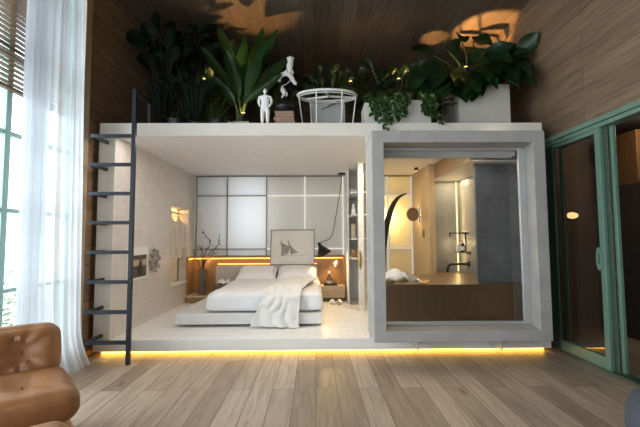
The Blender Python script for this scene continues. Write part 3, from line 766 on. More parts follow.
# framed drawing leaning on the headboard
t = thing('framed_drawing', 'large framed pencil drawing of two sails leaning above the bed', 'picture', (-.43, 7.12, .826))
TL = rot('X', math.radians(-5)); c0 = Vector((-.43,7.145,.826))
def on(x, z, d): return c0 + TL @ Vector((x, -d, z))
b = MB()
for (x, z, sx, sz) in ((-.412,.335,.016,.67),(.412,.335,.016,.67),(0,.008,.84,.016),(0,.662,.84,.016)): b.obox(on(x, z, .012), (sx, .03, sz), TL)
b.build('frame', M['bronze'], t, smooth=False)
M['paper'] = plain('cream drawing paper', (.74,.71,.65), .8, var=.03)
b = MB(); b.obox(on(0,.335,.004), (.81,.008,.64), TL); b.build('paper', M['paper'], t, smooth=False)
M['pencil'] = plain('grey pencil', (.16,.155,.15), .9, var=.3); M['pencil_light'] = plain('light pencil shading', (.42,.405,.38), .9, var=.3)
def fins(mb, pts, d):
    k = len(mb.v); mb.add([on(x, z, d) for x, z in pts], [tuple(range(len(pts)))])
b = MB(); fins(b, [(-.225,.45),(-.20,.40),(-.12,.365),(-.055,.335),(-.075,.26),(-.10,.20),(-.21,.17),(-.20,.30)], .0095)
fins(b, [(-.085,.455),(-.06,.385),(.0,.30),(.06,.255),(.10,.225),(.02,.225),(-.02,.19),(-.045,.30)], .0095)
part(b.build('sail_shading', M['pencil_light'], t, smooth=False), 'grey pencil sails')
b = MB()
def stroke(pts, r=.003): b.tube([on(x, z, .0105) for x, z in pts], r, 5)
stroke([(-.225,.46),(-.205,.40),(-.14,.37),(-.06,.34)], .006); stroke([(-.225,.46),(-.20,.33),(-.21,.17)], .004); stroke([(-.06,.34),(-.08,.24),(-.10,.2)], .004)
stroke([(-.088,.465),(-.05,.37),(.02,.29),(.10,.225)], .006); stroke([(-.088,.465),(-.05,.32),(-.02,.19)], .004)
for i in range(7): stroke([(-.20+.02*i,.40-.012*i),(-.195+.013*i,.17+.01*i)], .0016); stroke([(-.055+.018*i,.35-.02*i),(-.02+.012*i,.2)], .0016)
stroke([(-.29,.165),(-.1,.175),(.1,.172),(.26,.185)], .002)
part(b.build('pencil_lines', M['pencil'], t, smooth=False), 'dark pencil lines')

# slim shelf unit between bedroom and bathroom
M['marble'] = plain('pale veined marble', (.80,.77,.72), .35, var=.22, scale=6, stretch=(3,3,1.2))
t = thing('open_shelf_unit', 'tall slim open shelf unit with marble post beside the concrete window', 'shelf', (.7, 6.5, .175))
b = MB(); b.box(.70, .785, 6.05, 6.15, .175, 2.555); b.build('marble_post', M['marble'], t, bevel=.004)
b = MB(); b.box(.575, .60, 6.62, 7.25, .175, 2.555); b.build('white_side', M['white'], t, bevel=.003)
b = MB(); b.box(.845, .86, 6.15, 7.25, .175, 2.555); b.build('end_panel', M['marble'], t, bevel=.003)
SHZ = [2.07, 1.70, 1.30, .98]
for z in SHZ:
    b = MB(); b.box(.60, .845, 6.15, 7.2, z, z+.022); b.build('shelf_board', M['concrete_pale'], t, bevel=.002)
b = MB(); b.box(.79, .80, 6.10, 6.15, .30, 2.4); part(b.build('brass_edge', plain('brass', (.62,.45,.17), .3, .8, var=.05), t), 'thin brass edge strip')
b = MB(); b.ell((.715,6.02,.98), (.028,.014,.15), 14); part(b.build('pull', plain('antique brass', (.42,.31,.13), .35, .7, var=.1), t), 'long oval brass pull')
b = MB(); b.lathe([(.001,0),(.035,0),(.04,.02),(.03,.12),(.018,.15),(.02,.19),(.001,.19)], (.665,6.45,1.722), 18); tag(b.build('ceramic_bottle', M['pillow']), 'white ceramic bottle on the upper slim shelf', 'bottle')
b = MB(); b.box(.625, .675, 6.34, 6.52, 1.322, 1.56); b.box(.62,.68,6.335,6.35,1.322,1.565); tag(b.build('book', M['oak_pale'], bevel=.003), 'tan hardback book upright on the slim shelf', 'book')
b = MB(); b.lathe([(.001,0),(.04,0),(.055,.05),(.05,.12),(.04,.13),(.001,.13)], (.67,6.42,1.002), 18); tag(b.build('clay_jar', M['oak']), 'brown clay jar on the lowest slim shelf', 'jar')
b = MB(); b.box(.61, .70, 6.36, 6.5, 2.092, 2.17); tag(b.build('storage_box', M['concrete'], bevel=.004), 'small grey box on the topmost slim shelf', 'box')

# pictures on left bedroom wall
t = thing('framed_photograph', 'framed dark photograph with white mat on left bedroom wall', 'picture', (-2.35, 5.05, .83))
b = MB(); b.box(-2.36, -2.335, 4.72, 5.30, .80, 1.22); b.build('frame', M['white'], t, bevel=.003)
b = MB(); b.box(-2.336, -2.332, 4.76, 5.25, .83, 1.12); M['photo'] = plain('dark landscape photograph', (.075,.062,.05), .5, var=.6, scale=4); b.build('print', M['photo'], t)
b = MB(); b.box(-2.333, -2.329, 4.78, 5.24, .98, 1.06); part(b.build('bright_sky_band', plain('photo sky', (.50,.38,.25), .5, var=.3, scale=8), t), 'bright band of sky in the photo')
b = MB(); b.prism([(5.0,.86),(5.12,.86),(5.10,1.0),(5.08,1.07),(5.04,1.07),(5.02,1.0)], 'x', -2.3295, -2.327); part(b.build('dark_figure', M['black'], t), 'dark upright shape in the photo')
t = thing('wall_ornament', 'round silvery knotted ornament on the wall beside the photograph', 'ornament', (-2.34, 5.52, .86))
M['silver'] = plain('tarnished silver', (.42,.40,.38), .28, .8, var=.5, scale=20, bump=.6, bscale=40)
b = MB(); pts = []
for i in range(61):
    a = 2*PI*i/60; rr = .115+.018*math.sin(5*a)
    pts.append((-2.325+.025*math.sin(7*a), 5.51+rr*math.cos(a), 1.02+rr*1.12*math.sin(a)))
b.tube(pts, [.013+.005*math.sin(i*1.7) for i in range(61)], 8); 
for i in range(16):
    a = 2*PI*i/16+.2; rr = .075 if i % 2 else .145
    b.ell((-2.318, 5.51+rr*math.cos(a), 1.02+rr*1.1*math.sin(a)), (.014,.018,.022), 8)
b.build('knotted_ring', M['silver'], t)

# closet robes
M['robe'] = plain('cream towelling', (.72,.64,.55), .9, spec=.1, var=.05, bump=.4, bscale=120)
t = thing('clothes_rail', 'short metal rail inside the lit wall niche', 'rail', (-2.50, 6.6, 1.78))
b = MB(); b.tube([(-2.50,6.19,1.79),(-2.50,7.02,1.79)], .012, 10); b.build('bar', M['alu'], t)
for (yy, lab, ln, wd) in ((6.50,'cream robe hanging in wall niche, nearer the bedroom front',.86,.30),(6.83,'cream robe hanging in wall niche, nearer the bed wall',.80,.26)):
    t = thing('hanging_robe', lab, 'robe', (-2.50, yy, 1.79-ln), 'robes in the niche')
    b = MB()
    def rb(u, v):
        a = 2*PI*u; sh = .35+.65*min(1, v*6)**.6 if v < .17 else 1+.12*v
        fold = 1+.12*math.sin(a*5+v*3)*v
        return (-2.50+.07*sh*fold*math.sin(a), yy+wd*.5*sh*fold*math.cos(a), 1.70-v*(ln-.09))
    b.grid(rb, 40, 20); b.build('cloth_body', M['robe'], t)
    b = MB()
    for s in (-1,1): b.tube(smooth_path([(-2.49,yy+s*wd*.36,1.64),(-2.465,yy+s*wd*.52,1.5),(-2.455,yy+s*wd*.50,1.15)],5), [.045+.002*i for i in range(11)], 10)
    b.build('sleeves', M['robe'], t)
    b = MB(); b.tube(smooth_path([(-2.50,yy,1.68),(-2.50,yy,1.765),(-2.50,yy,1.779)],5), .004, 6); b.build('hanger_hook', M['black'], t)
M['niche_led'] = emit('niche light', (1,.58,.18), 10)
t = thing('niche_light', 'warm light bar at the top of the wall niche', 'light strip', (-2.62, 6.6, 1.85))
b = MB(); b.box(-2.60, -2.57, 6.25, 6.98, 1.855, 1.869); b.build('diffuser', M['niche_led'], t, smooth=False)
b = MB(); b.box(-2.605, -2.565, 6.22, 7.0, 1.865, 1.87); b.build('channel', M['alu'], t, smooth=False)

# ---------------------------------------------------------------- bathroom things
t = thing('bath_surround', 'brown wood clad bath ledge behind the big window', 'bath', (1.6, 5.4, .175))
b = MB(); b.box(.76, 2.685, 4.75, 4.80, .2, .74); b.build('front_panel', M['oak_brown'], t, smooth=False, bevel=.003)
b = MB(); b.box(.90, 2.685, 4.80, 6.19, .70, .735); b.box(2.005, 2.495, 6.19, 6.495, .70, .735); b.build('deck', M['oak_brown'], t, smooth=False)
b = MB(); b.box(.90, .93, 4.80, 6.19, .2, .70); b.build('end_panel', M['oak_brown'], t, smooth=False)
t = thing('bath_towel', 'crumpled white towel with grey stripe on the bath ledge', 'towel', (1.12, 5.0, .735))
def tw(u, v):
    x = .90+.52*u; y = 4.86+.42*v
    z = .745+.17*math.sin(PI*min(1,u*1.1+.08))**.7*math.sin(PI*(v*.86+.1))**.8*(1-.35*u) + .025*noise.noise(Vector((u*7,v*6,3)))+.02*math.sin(u*17+v*5)
    return (x, y, max(z, .738))
b = MB(); b.grid(tw, 44, 30); b.build('cloth', M['linen'], t, solid=.012)
M['grey_cloth'] = plain('grey stripe cloth', (.30,.29,.30), .9, var=.1)
def st(u, v):
    x, y, z = tw(.60+.18*u, v); return (x, y-.004, z+.010)
b = MB(); b.grid(st, 10, 30); part(b.build('stripe', M['grey_cloth'], t, solid=.006), 'grey woven stripe')
b = MB(); b.prism([(1.00,4.80),(1.42,4.80),(1.56,5.12),(1.24,5.22)], 'z', .737, .757)
M['amber_wood'] = plain('amber bath board', (.62,.40,.17), .4, var=.15, scale=3, stretch=(2,12,2))
c = b.build('bath_board', M['amber_wood'], bevel=.004); tag(c, 'amber wooden board lying on the ledge beside the towel', 'board')

t = thing('wall_spout', 'black wall mounted bath spout curving downward', 'faucet', (2.0, 5.12, .97))
b = MB(); b.tube(smooth_path([(2.13,5.12,.97),(2.0,5.12,.972),(1.90,5.12,.97),(1.855,5.12,.95),(1.835,5.12,.90),(1.832,5.12,.86)],6), .0155, 12); b.build('pipe', M['black'], t)
b = MB(); b.tube([(2.13,5.12,.97),(2.11,5.12,.97)], .036, 18); b.build('wall_flange', M['black'], t)
t = thing('shower_rail', 'black square wall rail above the soap shelf', 'rail', (1.98, 5.12, 1.25))
b = MB(); b.box(1.87, 2.13, 5.112, 5.128, 1.382, 1.398); b.box(1.87, 1.886, 5.112, 5.128, 1.34, 1.382); b.build('top_bar', M['black'], t)
b = MB(); b.box(2.085, 2.101, 5.112, 5.128, 1.15, 1.382); b.build('upright', M['black'], t)
t = thing('soap_shelf', 'small black metal shelf on the grey shower wall', 'shelf', (2.03, 5.12, 1.125))
b = MB(); b.box(1.96, 2.13, 5.05, 5.2, 1.125, 1.137); b.build('plate', M['black'], t)
b = MB(); b.box(2.122, 2.13, 5.05, 5.2, 1.09, 1.125); b.build('wall_bracket', M['black'], t)
t = thing('soap_bottle', 'dark pump soap bottle with white label on black shelf', 'bottle', (2.045, 5.10, 1.137))
b = MB(); b.lathe([(.001,0),(.027,0),(.029,.006),(.029,.09),(.02,.105),(.01,.11)], (2.035,5.085,1.137), 18); b.build('body', M['black'], t)
b = MB(); b.lathe([(.0295,.02),(.0300,.021),(.0300,.075),(.0295,.076)], (2.035,5.085,1.137), 18); part(b.build('label_wrap', M['linen'], t), 'white blank label')
b = MB(); b.tube([(2.035,5.085,1.245),(2.035,5.085,1.285),(2.00,5.085,1.288)], .005, 8); b.lathe([(.012,0),(.012,.02),(.001,.02)], (2.035,5.085,1.243), 12); b.build('pump', M['black'], t)
b = MB(); b.rbox((1.985,5.11,1.19), (.045,.05,.106), .012, 8); tag(b.build('white_jar', M['lit_bar']), 'white square jar beside the soap bottle', 'jar')

# these five sit on the shower's right-hand wall
for nm in ('wall_spout', 'shower_rail', 'soap_shelf', 'soap_bottle', 'white_jar'):
    o = bpy.data.objects[nm]; q = o.location.copy(); k = 1.2
    o.location = (2.5-(2.13-q.x)*k, 6.1+(q.y-5.12)*k, 1.34+(q.z-1.34)*k); o.scale = (k, k, k)
# disc wall lamp, socket, arc sculpture
t = thing('disc_wall_lamp', 'round dark disc wall lamp on the oak wall', 'lamp', (1.8, 6.7, 1.6))
b = MB(); b.lathe([(.001,-.012),(.118,-.012),(.122,0),(.118,.012),(.001,.012)], (1.745,6.66,1.745), 30, rot('Z', .25) @ rot('X', PI/2)); b.build('disc', M['oak_brown'], t)
b = MB(); b.tube([(1.865,6.70,1.60),(1.865,6.70,1.88)], .024, 14); part(b.build('chrome_bar', plain('chrome', (.55,.55,.53), .18, .85, var=.03), t), 'upright chrome bar')
b = MB(); b.tube([(1.74,6.672,1.745),(1.865,6.70,1.745)], .009, 8); b.tube([(1.865,6.7,1.70),(1.9,6.7,1.70)], .012, 8); b.build('arm', M['black'], t)
t = thing('light_switch', 'small bronze switch plate on the oak wall', 'switch', (1.895, 6.55, 1.36))
b = MB(); b.box(1.888, 1.9, 6.48, 6.58, 1.33, 1.47); b.build('plate', M['bronze'], t, bevel=.003)
for z in (1.365, 1.415):
    b = MB(); b.box(1.880, 1.888, 6.505, 6.555, z-.016, z+.022); b.build('button', M['black'], t, bevel=.002)
t = thing('arc_floor_lamp', 'black curved blade shaped floor lamp by the glowing glass', 'lamp', (1.25, 6.85, .175))
sp = smooth_path([(1.27,6.85,.20),(1.245,6.84,.8),(1.26,6.83,1.25),(1.32,6.81,1.62),(1.41,6.79,1.90),(1.52,6.77,2.06),(1.66,6.75,2.13)], 7); n = len(sp)
b = MB(); vs = []; fs = []
for i, p in enumerate(sp):
    k = i/(n-1); wv = .012+.040*math.sin(PI*min(1,k*.95+.05))**1.2; tn = ((sp[min(n-1,i+1)]-sp[max(0,i-1)]).normalized()); sd = Vector((tn.z,0,-tn.x))
    vs += [p+sd*wv-Vector((0,.012,0)), p+sd*wv+Vector((0,.012,0)), p-sd*wv+Vector((0,.012,0)), p-sd*wv-Vector((0,.012,0))]
for i in range(n-1):
    for k in range(4): fs.append((i*4+k, i*4+(k+1)%4, i*4+4+(k+1)%4, i*4+4+k))
fs += [(0,1,2,3), ((n-1)*4+3,(n-1)*4+2,(n-1)*4+1,(n-1)*4)]
b.add(vs, fs); b.build('curved_blade', M['black'], t)
b = MB(); b.lathe([(.001,0),(.15,0),(.15,.02),(.03,.03),(.001,.03)], (1.27,6.85,.175), 24); b.build('base', M['black'], t)
t = thing('ceiling_spot', 'tiny black ceiling spotlight in the bathroom', 'lamp', (1.75, 6.3, 2.5))
b = MB(); b.tube([(1.78,6.5,2.555),(1.78,6.5,2.50)], .035, 16); b.build('housing', M['black'], t)
b = MB(); b.tube([(1.78,6.5,2.50),(1.78,6.5,2.495)], .022, 14); b.build('lens', M['led_white'], t)
t = thing('corner_led_strip', 'upright warm light strip in the grey stone corner', 'light strip', (2.53, 6.48, 1.0))
b = MB(); b.box(2.462, 2.478, 6.480, 6.494, .75, 2.29); b.build('diffuser', M['led_white'], t, smooth=False)
b = MB(); b.box(2.478, 2.498, 6.478, 6.498, .737, 2.29); b.build('channel', M['alu'], t, smooth=False)
# ---------------------------------------------------------------- ladder
t = thing('loft_ladder', 'dark steel loft ladder with open rungs at left end of white box', 'ladder', (-2.2, 4.2, 0))
b = MB(); b.box(-2.018, -1.975, 4.09, 4.13, 0, 3.0); b.build('stile', M['steel'], t, bevel=.003)
b = MB(); b.box(-2.016, -1.977, 4.13, 4.50, 2.962, 3.0); b.box(-2.016, -1.977, 4.46, 4.50, 2.71, 2.962); part(b.build('grab_rail', M['steel'], t, bevel=.003), 'steel grab rail turned back onto the roof')
for i in range(8):
    z = .233+.3196*i
    b = MB(); b.box(-2.47, -2.018, 4.092, 4.128, z-.019, z+.019); r = b.build('rung', M['steel'], t, bevel=.003)
    b = MB(); b.box(-2.47, -2.435, 4.128, 4.405, z-.018, z+.018); b.build('wall_bracket', M['steel'], r, bevel=.003)

# ---------------------------------------------------------------- leather sofa in the corner
M['leather'] = plain('cognac leather', (.33,.150,.060), .38, var=.16, scale=7, bump=.18, bscale=110)
M['leather_dk'] = plain('dark leather seam', (.18,.08,.03), .5, var=.1)
sa = math.atan2(.66, .75)                                    # direction of the sofa's long side
S = rot('Z', sa)                                             # local x: along the seat (far end +), local -y: facing
SO = Vector((-1.43, 2.37, 0))                                # far front corner on the floor
LEN = .80
t = thing('leather_armchair', 'tan buttoned leather lounge chair by the left window', 'armchair', (-2.0, 2.2, 0))
def tuft(q, p, spots, depth, sgn):
    for bx, by in spots:
        d2 = ((q.x-bx)**2 + (q.y-by)**2); 
        if p[2]*sgn > .3:
            q.z -= sgn*depth*math.exp(-d2/.010) ; a = math.atan2(q.y-by, q.x-bx)
            q.z += sgn*.013*math.sin(a*9)*math.exp(-d2/.03)*(1-math.exp(-d2/.003))
    return q
def cush(name, c, size, r, spots, tilt=0, sgn=1, depth=.05, puff=.03):
    Mx = S @ (rot('X', tilt) if tilt else Matrix.Identity(3))
    def fn(q, p): return tuft(q, p, spots, depth, sgn)
    q = MB(); q.rbox(SO + S @ Vector(c), size, r, 26, Mx, puff=puff, fn=fn)
    o = q.build(name, M['leather'], t)
    for bx, by in spots:
        z = size[2]/2 + puff - depth
        pc = SO + S @ Vector(c) + Mx @ Vector((bx, by, sgn*z))
        k = MB(); k.ell(pc, (.011,.011,.011), 10); k.build('button', M['leather_dk'], o)
    return o
cush('seat_cushion', (-LEN/2, .30, .345), (LEN, .66, .19), .075, [(.13,-.03)])
cush('base_cushion', (-LEN/2-.01, .31, .13), (LEN-.02, .66, .21), .08, [])
cush('back_cushion', (-LEN/2-.03, .66, .545), (LEN, .37, .20), .085, [(.17,0)], tilt=math.radians(74), sgn=1)
for x in (-.08, -LEN+.08):
    for y in (.02, .6): p = SO + S @ Vector((x, y, 0)); b = MB(); b.tube([p, p+Vector((0,0,.05))], .022, 10); b.build('foot', M['black'], t)


t = thing('leather_ottoman', 'tan leather ottoman in front of the buttoned lounge chair', 'ottoman', (-1.31, 1.58, 0))
oc = Vector((-1.30, 1.585, 0)); q = MB(); q.rbox(oc + Vector((0,0,.27)), (.60,.55,.38), .085, 20, S, puff=.02)
q.build('cushion', M['leather'], t)
q = MB(); q.obox(oc + Vector((0,0,.05)), (.46,.42,.06), S); part(q.build('base', M['black'], t, bevel=.01), 'dark recessed base')
q = MB(); q.obox(oc + Vector((0,0,.01)), (.36,.32,.02), S); part(q.build('glide', M['black'], t), 'dark floor glide')
t = thing('pouf', 'rounded dark blue grey fabric pouf at right front corner', 'pouf', (2.25, 2.12, 0))
M['pouf'] = plain('blue grey upholstery', (.075,.085,.105), .85, spec=.2, var=.1, bump=.3, bscale=150)
b = MB(); b.lathe([(.001,.43),(.2,.43),(.32,.41),(.39,.36),(.42,.28),(.425,.18),(.40,.08),(.37,.03),(.001,.03)][::-1], (2.25,2.12,0), 40); b.build('body', M['pouf'], t)
b = MB(); b.lathe([(.001,0),(.34,0),(.34,.03),(.001,.03)], (2.25,2.12,0), 30); part(b.build('base_ring', M['black'], t), 'thin black base')

# ---------------------------------------------------------------- on the roof
RZ = 2.71
M['statue'] = plain('matt white plaster figure', (.93,.92,.90), .6, var=.05)
M['wire'] = plain('white powder coated wire', (.82,.80,.77), .45, var=.04)
t = thing('figurine', 'small white plaster figure of a standing man, hands in pockets', 'figurine', (-.62, 4.62, RZ))
t_h = .50; k = t_h/1.78; ox, oy = -.62, 4.62
jv = [(0,0,.94,.15,.11),(0,0,1.12,.145,.105),(0,0,1.32,.175,.115),(0,0,1.46,.10,.08),(0,-.01,1.54,.062,.062),
      (-.10,0,.88,.105,.10),(-.095,-.01,.48,.085,.085),(-.10,.02,.08,.06,.052),(-.13,-.12,.035,.045,.035),
      (.10,0,.88,.105,.10),(.095,-.01,.48,.085,.085),(.10,.02,.08,.06,.052),(.13,-.12,.035,.045,.035),
      (-.215,0,1.42,.065,.065),(-.235,.03,1.16,.055,.055),(-.165,-.07,.95,.045,.045),
      (.215,0,1.42,.065,.065),(.235,.03,1.16,.055,.055),(.165,-.07,.95,.045,.045)]
ed = [(0,1),(1,2),(2,3),(3,4),(0,5),(5,6),(6,7),(7,8),(0,9),(9,10),(10,11),(11,12),(2,13),(13,14),(14,15),(2,16),(16,17),(17,18)]
me = bpy.data.meshes.new('body'); me.from_pydata([(x*k*1.22, y*k, z*k) for x,y,z,_,_ in jv], ed, []); me.update()
o = bpy.data.objects.new('body', me); COL.objects.link(o); o.parent = t; me.materials.append(M['statue'])
md = o.modifiers.new('skin', 'SKIN'); md.use_smooth_shade = True
for i, d in enumerate(me.skin_vertices[0].data): d.radius = (jv[i][3]*k*1.2, jv[i][4]*k*1.1); d.use_root = (i == 0)
md = o.modifiers.new('sub', 'SUBSURF'); md.levels = 1; md.render_levels = 2
ORG[o.name] = Vector((ox,oy,RZ))
b = MB(); hc = Vector((ox, oy-.012*k, RZ+1.665*k)); b.ell(hc, (.078*k,.095*k,.118*k), 16); b.ell(hc+Vector((0,-.095*k,-.012*k)), (.016*k,.022*k,.028*k), 8)
for s in (-1,1): b.ell(hc+Vector((s*.08*k,0,-.005*k)), (.014*k,.022*k,.034*k), 8)
b.ell(hc+Vector((0,-.088*k,-.052*k)), (.03*k,.012*k,.009*k), 8); b.build('face', M['statue'], t)
b = MB(); b.ell(hc+Vector((0,.012*k,.028*k)), (.084*k,.098*k,.105*k), 14); part(b.build('hair', M['statue'], t), 'short white moulded hair')
b = MB(); b.box(ox-.10, ox+.10, oy-.07, oy+.06, RZ, RZ+.012); b.build('base', M['statue'], t, bevel=.002)
b = MB(); b.ell((ox+.035, oy-.113*k, RZ+1.33*k), (.012,.006,.006), 8); part(b.build('chest_mark', M['black'], t), 'small dark mark on the chest')

# stack of books with a black round box
bx, by, z = -.375, 4.68, RZ
M['paperedge'] = plain('book page edges', (.36,.25,.17), .8, var=.2, scale=3, stretch=(1,1,60))
cols = [(.30,.14,.09),(.42,.22,.15),(.20,.09,.07),(.38,.20,.16),(.26,.14,.10)]
labs = ['bottom book of the stack on the roof edge','second book from the bottom of the roof stack','middle book of the stack on the roof edge','second book from the top of the roof stack','topmost book of the roof stack, under the black bowl']
for i in range(5):
    h = (.05,.04,.045,.038,.035)[i]; wx = (.135,.125,.13,.118,.12)[i]; dx = (.0,.008,-.006,.004,-.003)[i]
    t = thing('stacked_book', labs[i], 'book', (bx+dx, by, z), 'stacked books on the roof')
    mt = plain('book cover %d' % i, cols[i], .55, var=.15)
    q = MB(); q.box(bx+dx-wx, bx+dx+wx, by-.09, by+.09, z, z+.005); q.box(bx+dx-wx, bx+dx+wx, by-.09, by+.09, z+h-.005, z+h); q.box(bx+dx-wx, bx+dx-wx+.006, by-.09, by+.09, z+.005, z+h-.005); q.build('cover', mt, t, smooth=False)
    q = MB(); q.box(bx+dx-wx+.006, bx+dx+wx-.006, by-.085, by+.085, z+.005, z+h-.005); q.build('pages', M['paperedge'], t, smooth=False)
    z += h
t = thing('black_bowl', 'round black lidded bowl sitting on the book stack', 'bowl', (bx, by, z))
b = MB(); b.lathe([(.001,0),(.07,0),(.115,.04),(.125,.075),(.12,.085),(.001,.085)], (bx,by,z), 24); b.build('bowl_body', M['black'], t)
b = MB(); b.lathe([(.12,.0),(.09,.04),(.03,.06),(.012,.065),(.012,.085),(.001,.085)], (bx,by,z+.085), 24); b.build('lid', M['black'], t)

# white curling ornament on a thin dark rod
t = thing('curled_ornament', 'white sculpted ornament with head, curled arm and tail on a rod', 'ornament', (-.31, 4.95, RZ))
b = MB(); b.tube([(-.305,4.98,RZ),(-.305,4.98,3.50)], .005, 8); b.lathe([(.001,0),(.06,0),(.06,.012),(.001,.014)], (-.305,4.98,RZ), 20); part(b.build('rod_stand', M['black'], t), 'thin black rod stand')
def px(x, y): return Vector(((x-315)*4.95/375, 4.95, 1.34+(237-y)*4.95/375))
b = MB()
b.tube(smooth_path([px(290.5,71),px(289.8,66),px(289.5,62),px(290.2,57),px(290.5,53),px(290.5,51)],4), [.016,.018,.02,.022,.024,.03,.036,.042,.045,.046,.045,.044,.043,.043,.042,.041,.04,.038,.03,.02,.012], 12)
b.tube(smooth_path([px(279,78),px(279.5,73.5),px(283,70),px(287.5,69.5),px(291,72.5),px(293.5,77),px(296.5,80.5)],4), [.012]+[.022+.012*math.sin(PI*i/23) for i in range(23)]+[.016], 12)
b.tube(smooth_path([px(283,70),px(286,66),px(289,64)],4), .011, 8)
b.tube(smooth_path([px(291,72),px(293,68),px(291,64)],4), .010, 8)
b.tube(smooth_path([px(282,82),px(282.5,86),px(284,90),px(281.5,94.5)],4), [.010,.016,.022,.028,.032,.034,.033,.030,.024,.02,.016,.012,.010], 12)
b.tube(smooth_path([px(284,88),px(287,90),px(286,93)],4), .010, 8)
b.tube(smooth_path([px(282,82),px(286.5,80),px(290.5,76)],4), .005, 8)
for ex in (-.04,.04): b.ell(px(290.3,53.5)+Vector((ex,0,.005)), (.014,.01,.02), 8)
b.build('curled_body', M['statue'], t)

# wire table
t = thing('wire_table', 'white wire side table frame with oval ring top on the roof', 'table', (.16, 4.8, RZ))
def el(a, rx, ry, zz): return (.165+rx*math.cos(a), 4.81+ry*math.sin(a), zz)
TZ = 3.20
b = MB(); b.tube([el(2*PI*i/48, .385, .20, TZ) for i in range(49)], .016, 8, cap=False); b.tube([el(2*PI*i/48, .375, .19, TZ-.03) for i in range(49)], .006, 8, cap=False); b.build('ring_top', M['wire'], t)
b = MB()
for a in (.4, 2.4, 4.6): b.tube([el(a, .38, .2, TZ), (.19,4.81,TZ-.012)], .015, 8)
b.build('spokes', M['wire'], t)
for a0, a1 in ((PI*1.08,PI*1.1),(PI*1.38,PI*1.36),(PI*1.66,PI*1.68),(PI*1.95,PI*1.93),(PI*.3,PI*.3),(PI*.7,PI*.7)):
    b = MB(); b.tube([el(a0,.385,.2,TZ), el(a1,.325,.18,RZ+.012)], .0085, 8); b.build('leg', M['wire'], t)
b = MB(); b.tube([el(2*PI*i/40, .325, .18, RZ+.012) for i in range(41)], .009, 8, cap=False); b.build('foot_ring', M['wire'], t)

# planters
M['planter'] = plain('off white planter', (.56,.525,.475), .5, var=.04)
M['planter_grey'] = plain('grey planter', (.46,.45,.43), .6, var=.06)
def planter(name, label, x0, x1, y0, y1, h, mat, group='roof planters'):
    t = thing(name, label, 'planter', ((x0+x1)/2, (y0+y1)/2, RZ))
    b = MB(); k = .025
    b.box(x0,x1,y0,y0+k,RZ,RZ+h); b.box(x0,x1,y1-k,y1,RZ,RZ+h); b.box(x0,x0+k,y0+k,y1-k,RZ,RZ+h); b.box(x1-k,x1,y0+k,y1-k,RZ,RZ+h); b.box(x0+k,x1-k,y0+k,y1-k,RZ,RZ+.03)
    b.build('box_walls', mat, t, smooth=False, bevel=.006)
    b = MB(); b.box(x0+k, x1-k, y0+k, y1-k, RZ+.03, RZ+h-.05); b.build('soil', M['earth'], t, smooth=False)
planter('planter_box', 'large off white box planter at the right end of the roof', 1.83, 2.48, 4.62, 5.3, .565, M['planter'])
planter('planter_box', 'low off white trough planter spilling ivy, left of large planter', .90, 1.42, 4.46, 4.90, .30, M['planter'])
planter('planter_box', 'small off white planter at the left end of the ivy', .61, .87, 4.47, 4.80, .27, M['planter'])
planter('planter_box', 'grey cube planter standing inside the wire table legs', -.06, .42, 5.04, 5.4, .50, M['planter_grey'])
planter('planter_box', 'small grey planter under the broad paddle leaves', -1.18, -.84, 4.72, 5.05, .12, M['planter_grey'])
def pot(t, x, y, r=.16, h=.18, mat=None):
    b = MB(); b.lathe([(.001,0),(r*.75,0),(r,h),(r*.93,h),(r*.9,h-.03),(.001,h-.03)], (x,y,RZ), 20); b.build('pot', mat or M['planter_grey'], t)

# plants
G = {}
G['paddle'] = leafmat('paddle leaf', (.010,.034,.006), (.028,.074,.014), .3, .36)
G['dark'] = leafmat('dark leaf', (.003,.008,.004), (.007,.017,.006), .12, .5)
G['mid'] = leafmat('mid green leaf', (.006,.021,.005), (.018,.046,.010), .22, .42)
G['heart'] = leafmat('broad heart leaf', (.005,.022,.006), (.015,.046,.011), .22, .4)
G['ivy'] = leafmat('ivy leaf', (.03,.075,.018), (.10,.18,.05), .25, .4)
G['stem_dark'] = plain('dark stem', (.012,.018,.007), .6, var=.2)
G['stem'] = plain('green stem', (.05,.09,.02), .5, var=.2)

def stalk_plant(t, x, y, z0, n, h, L, W, mat, seed, spread=.5, shape='paddle', droop=.35, stem_r=.012, face=None, hvar=.3):
    rr = random.Random(seed); st = MB(); lf = MB()
    for i in range(n):
        a = 2*PI*(i*.381966)+rr.uniform(-.3,.3); o = rr.uniform(.2,1)*spread
        hh = h*(1-hvar*rr.random())
        p0 = Vector((x+.03*math.cos(a), y+.03*math.sin(a), z0)); p2 = Vector((x+o*math.cos(a), y+o*.7*math.sin(a), z0+hh))
        p1 = (p0+p2)/2 + Vector((-math.cos(a)*.1*o, -math.sin(a)*.1*o, hh*.08))
        st.tube(smooth_path([p0,p1,p2],5), [stem_r*(1-.5*k/10) for k in range(11)], 6)
        d = (p2-p1).normalized(); d = (d + Vector((math.cos(a)*.35, math.sin(a)*.25, 0))).normalized()
        up = Vector((rr.uniform(-.4,.4), -1, .5)) if face is None else face
        lf.leaf(p2, d, L*rr.uniform(.75,1.15), W*rr.uniform(.8,1.15), droop*rr.uniform(.4,1.4), up, shape, ns=9, ripple=.5)
    st.clamp(RZ+.01, -2.56, 2.86, 4.47).build('stems', G['stem_dark'] if mat == G['dark'] else G['stem'], t); lf.clamp(RZ+.01, -2.56, 2.87, 4.47).build('foliage', mat, t)

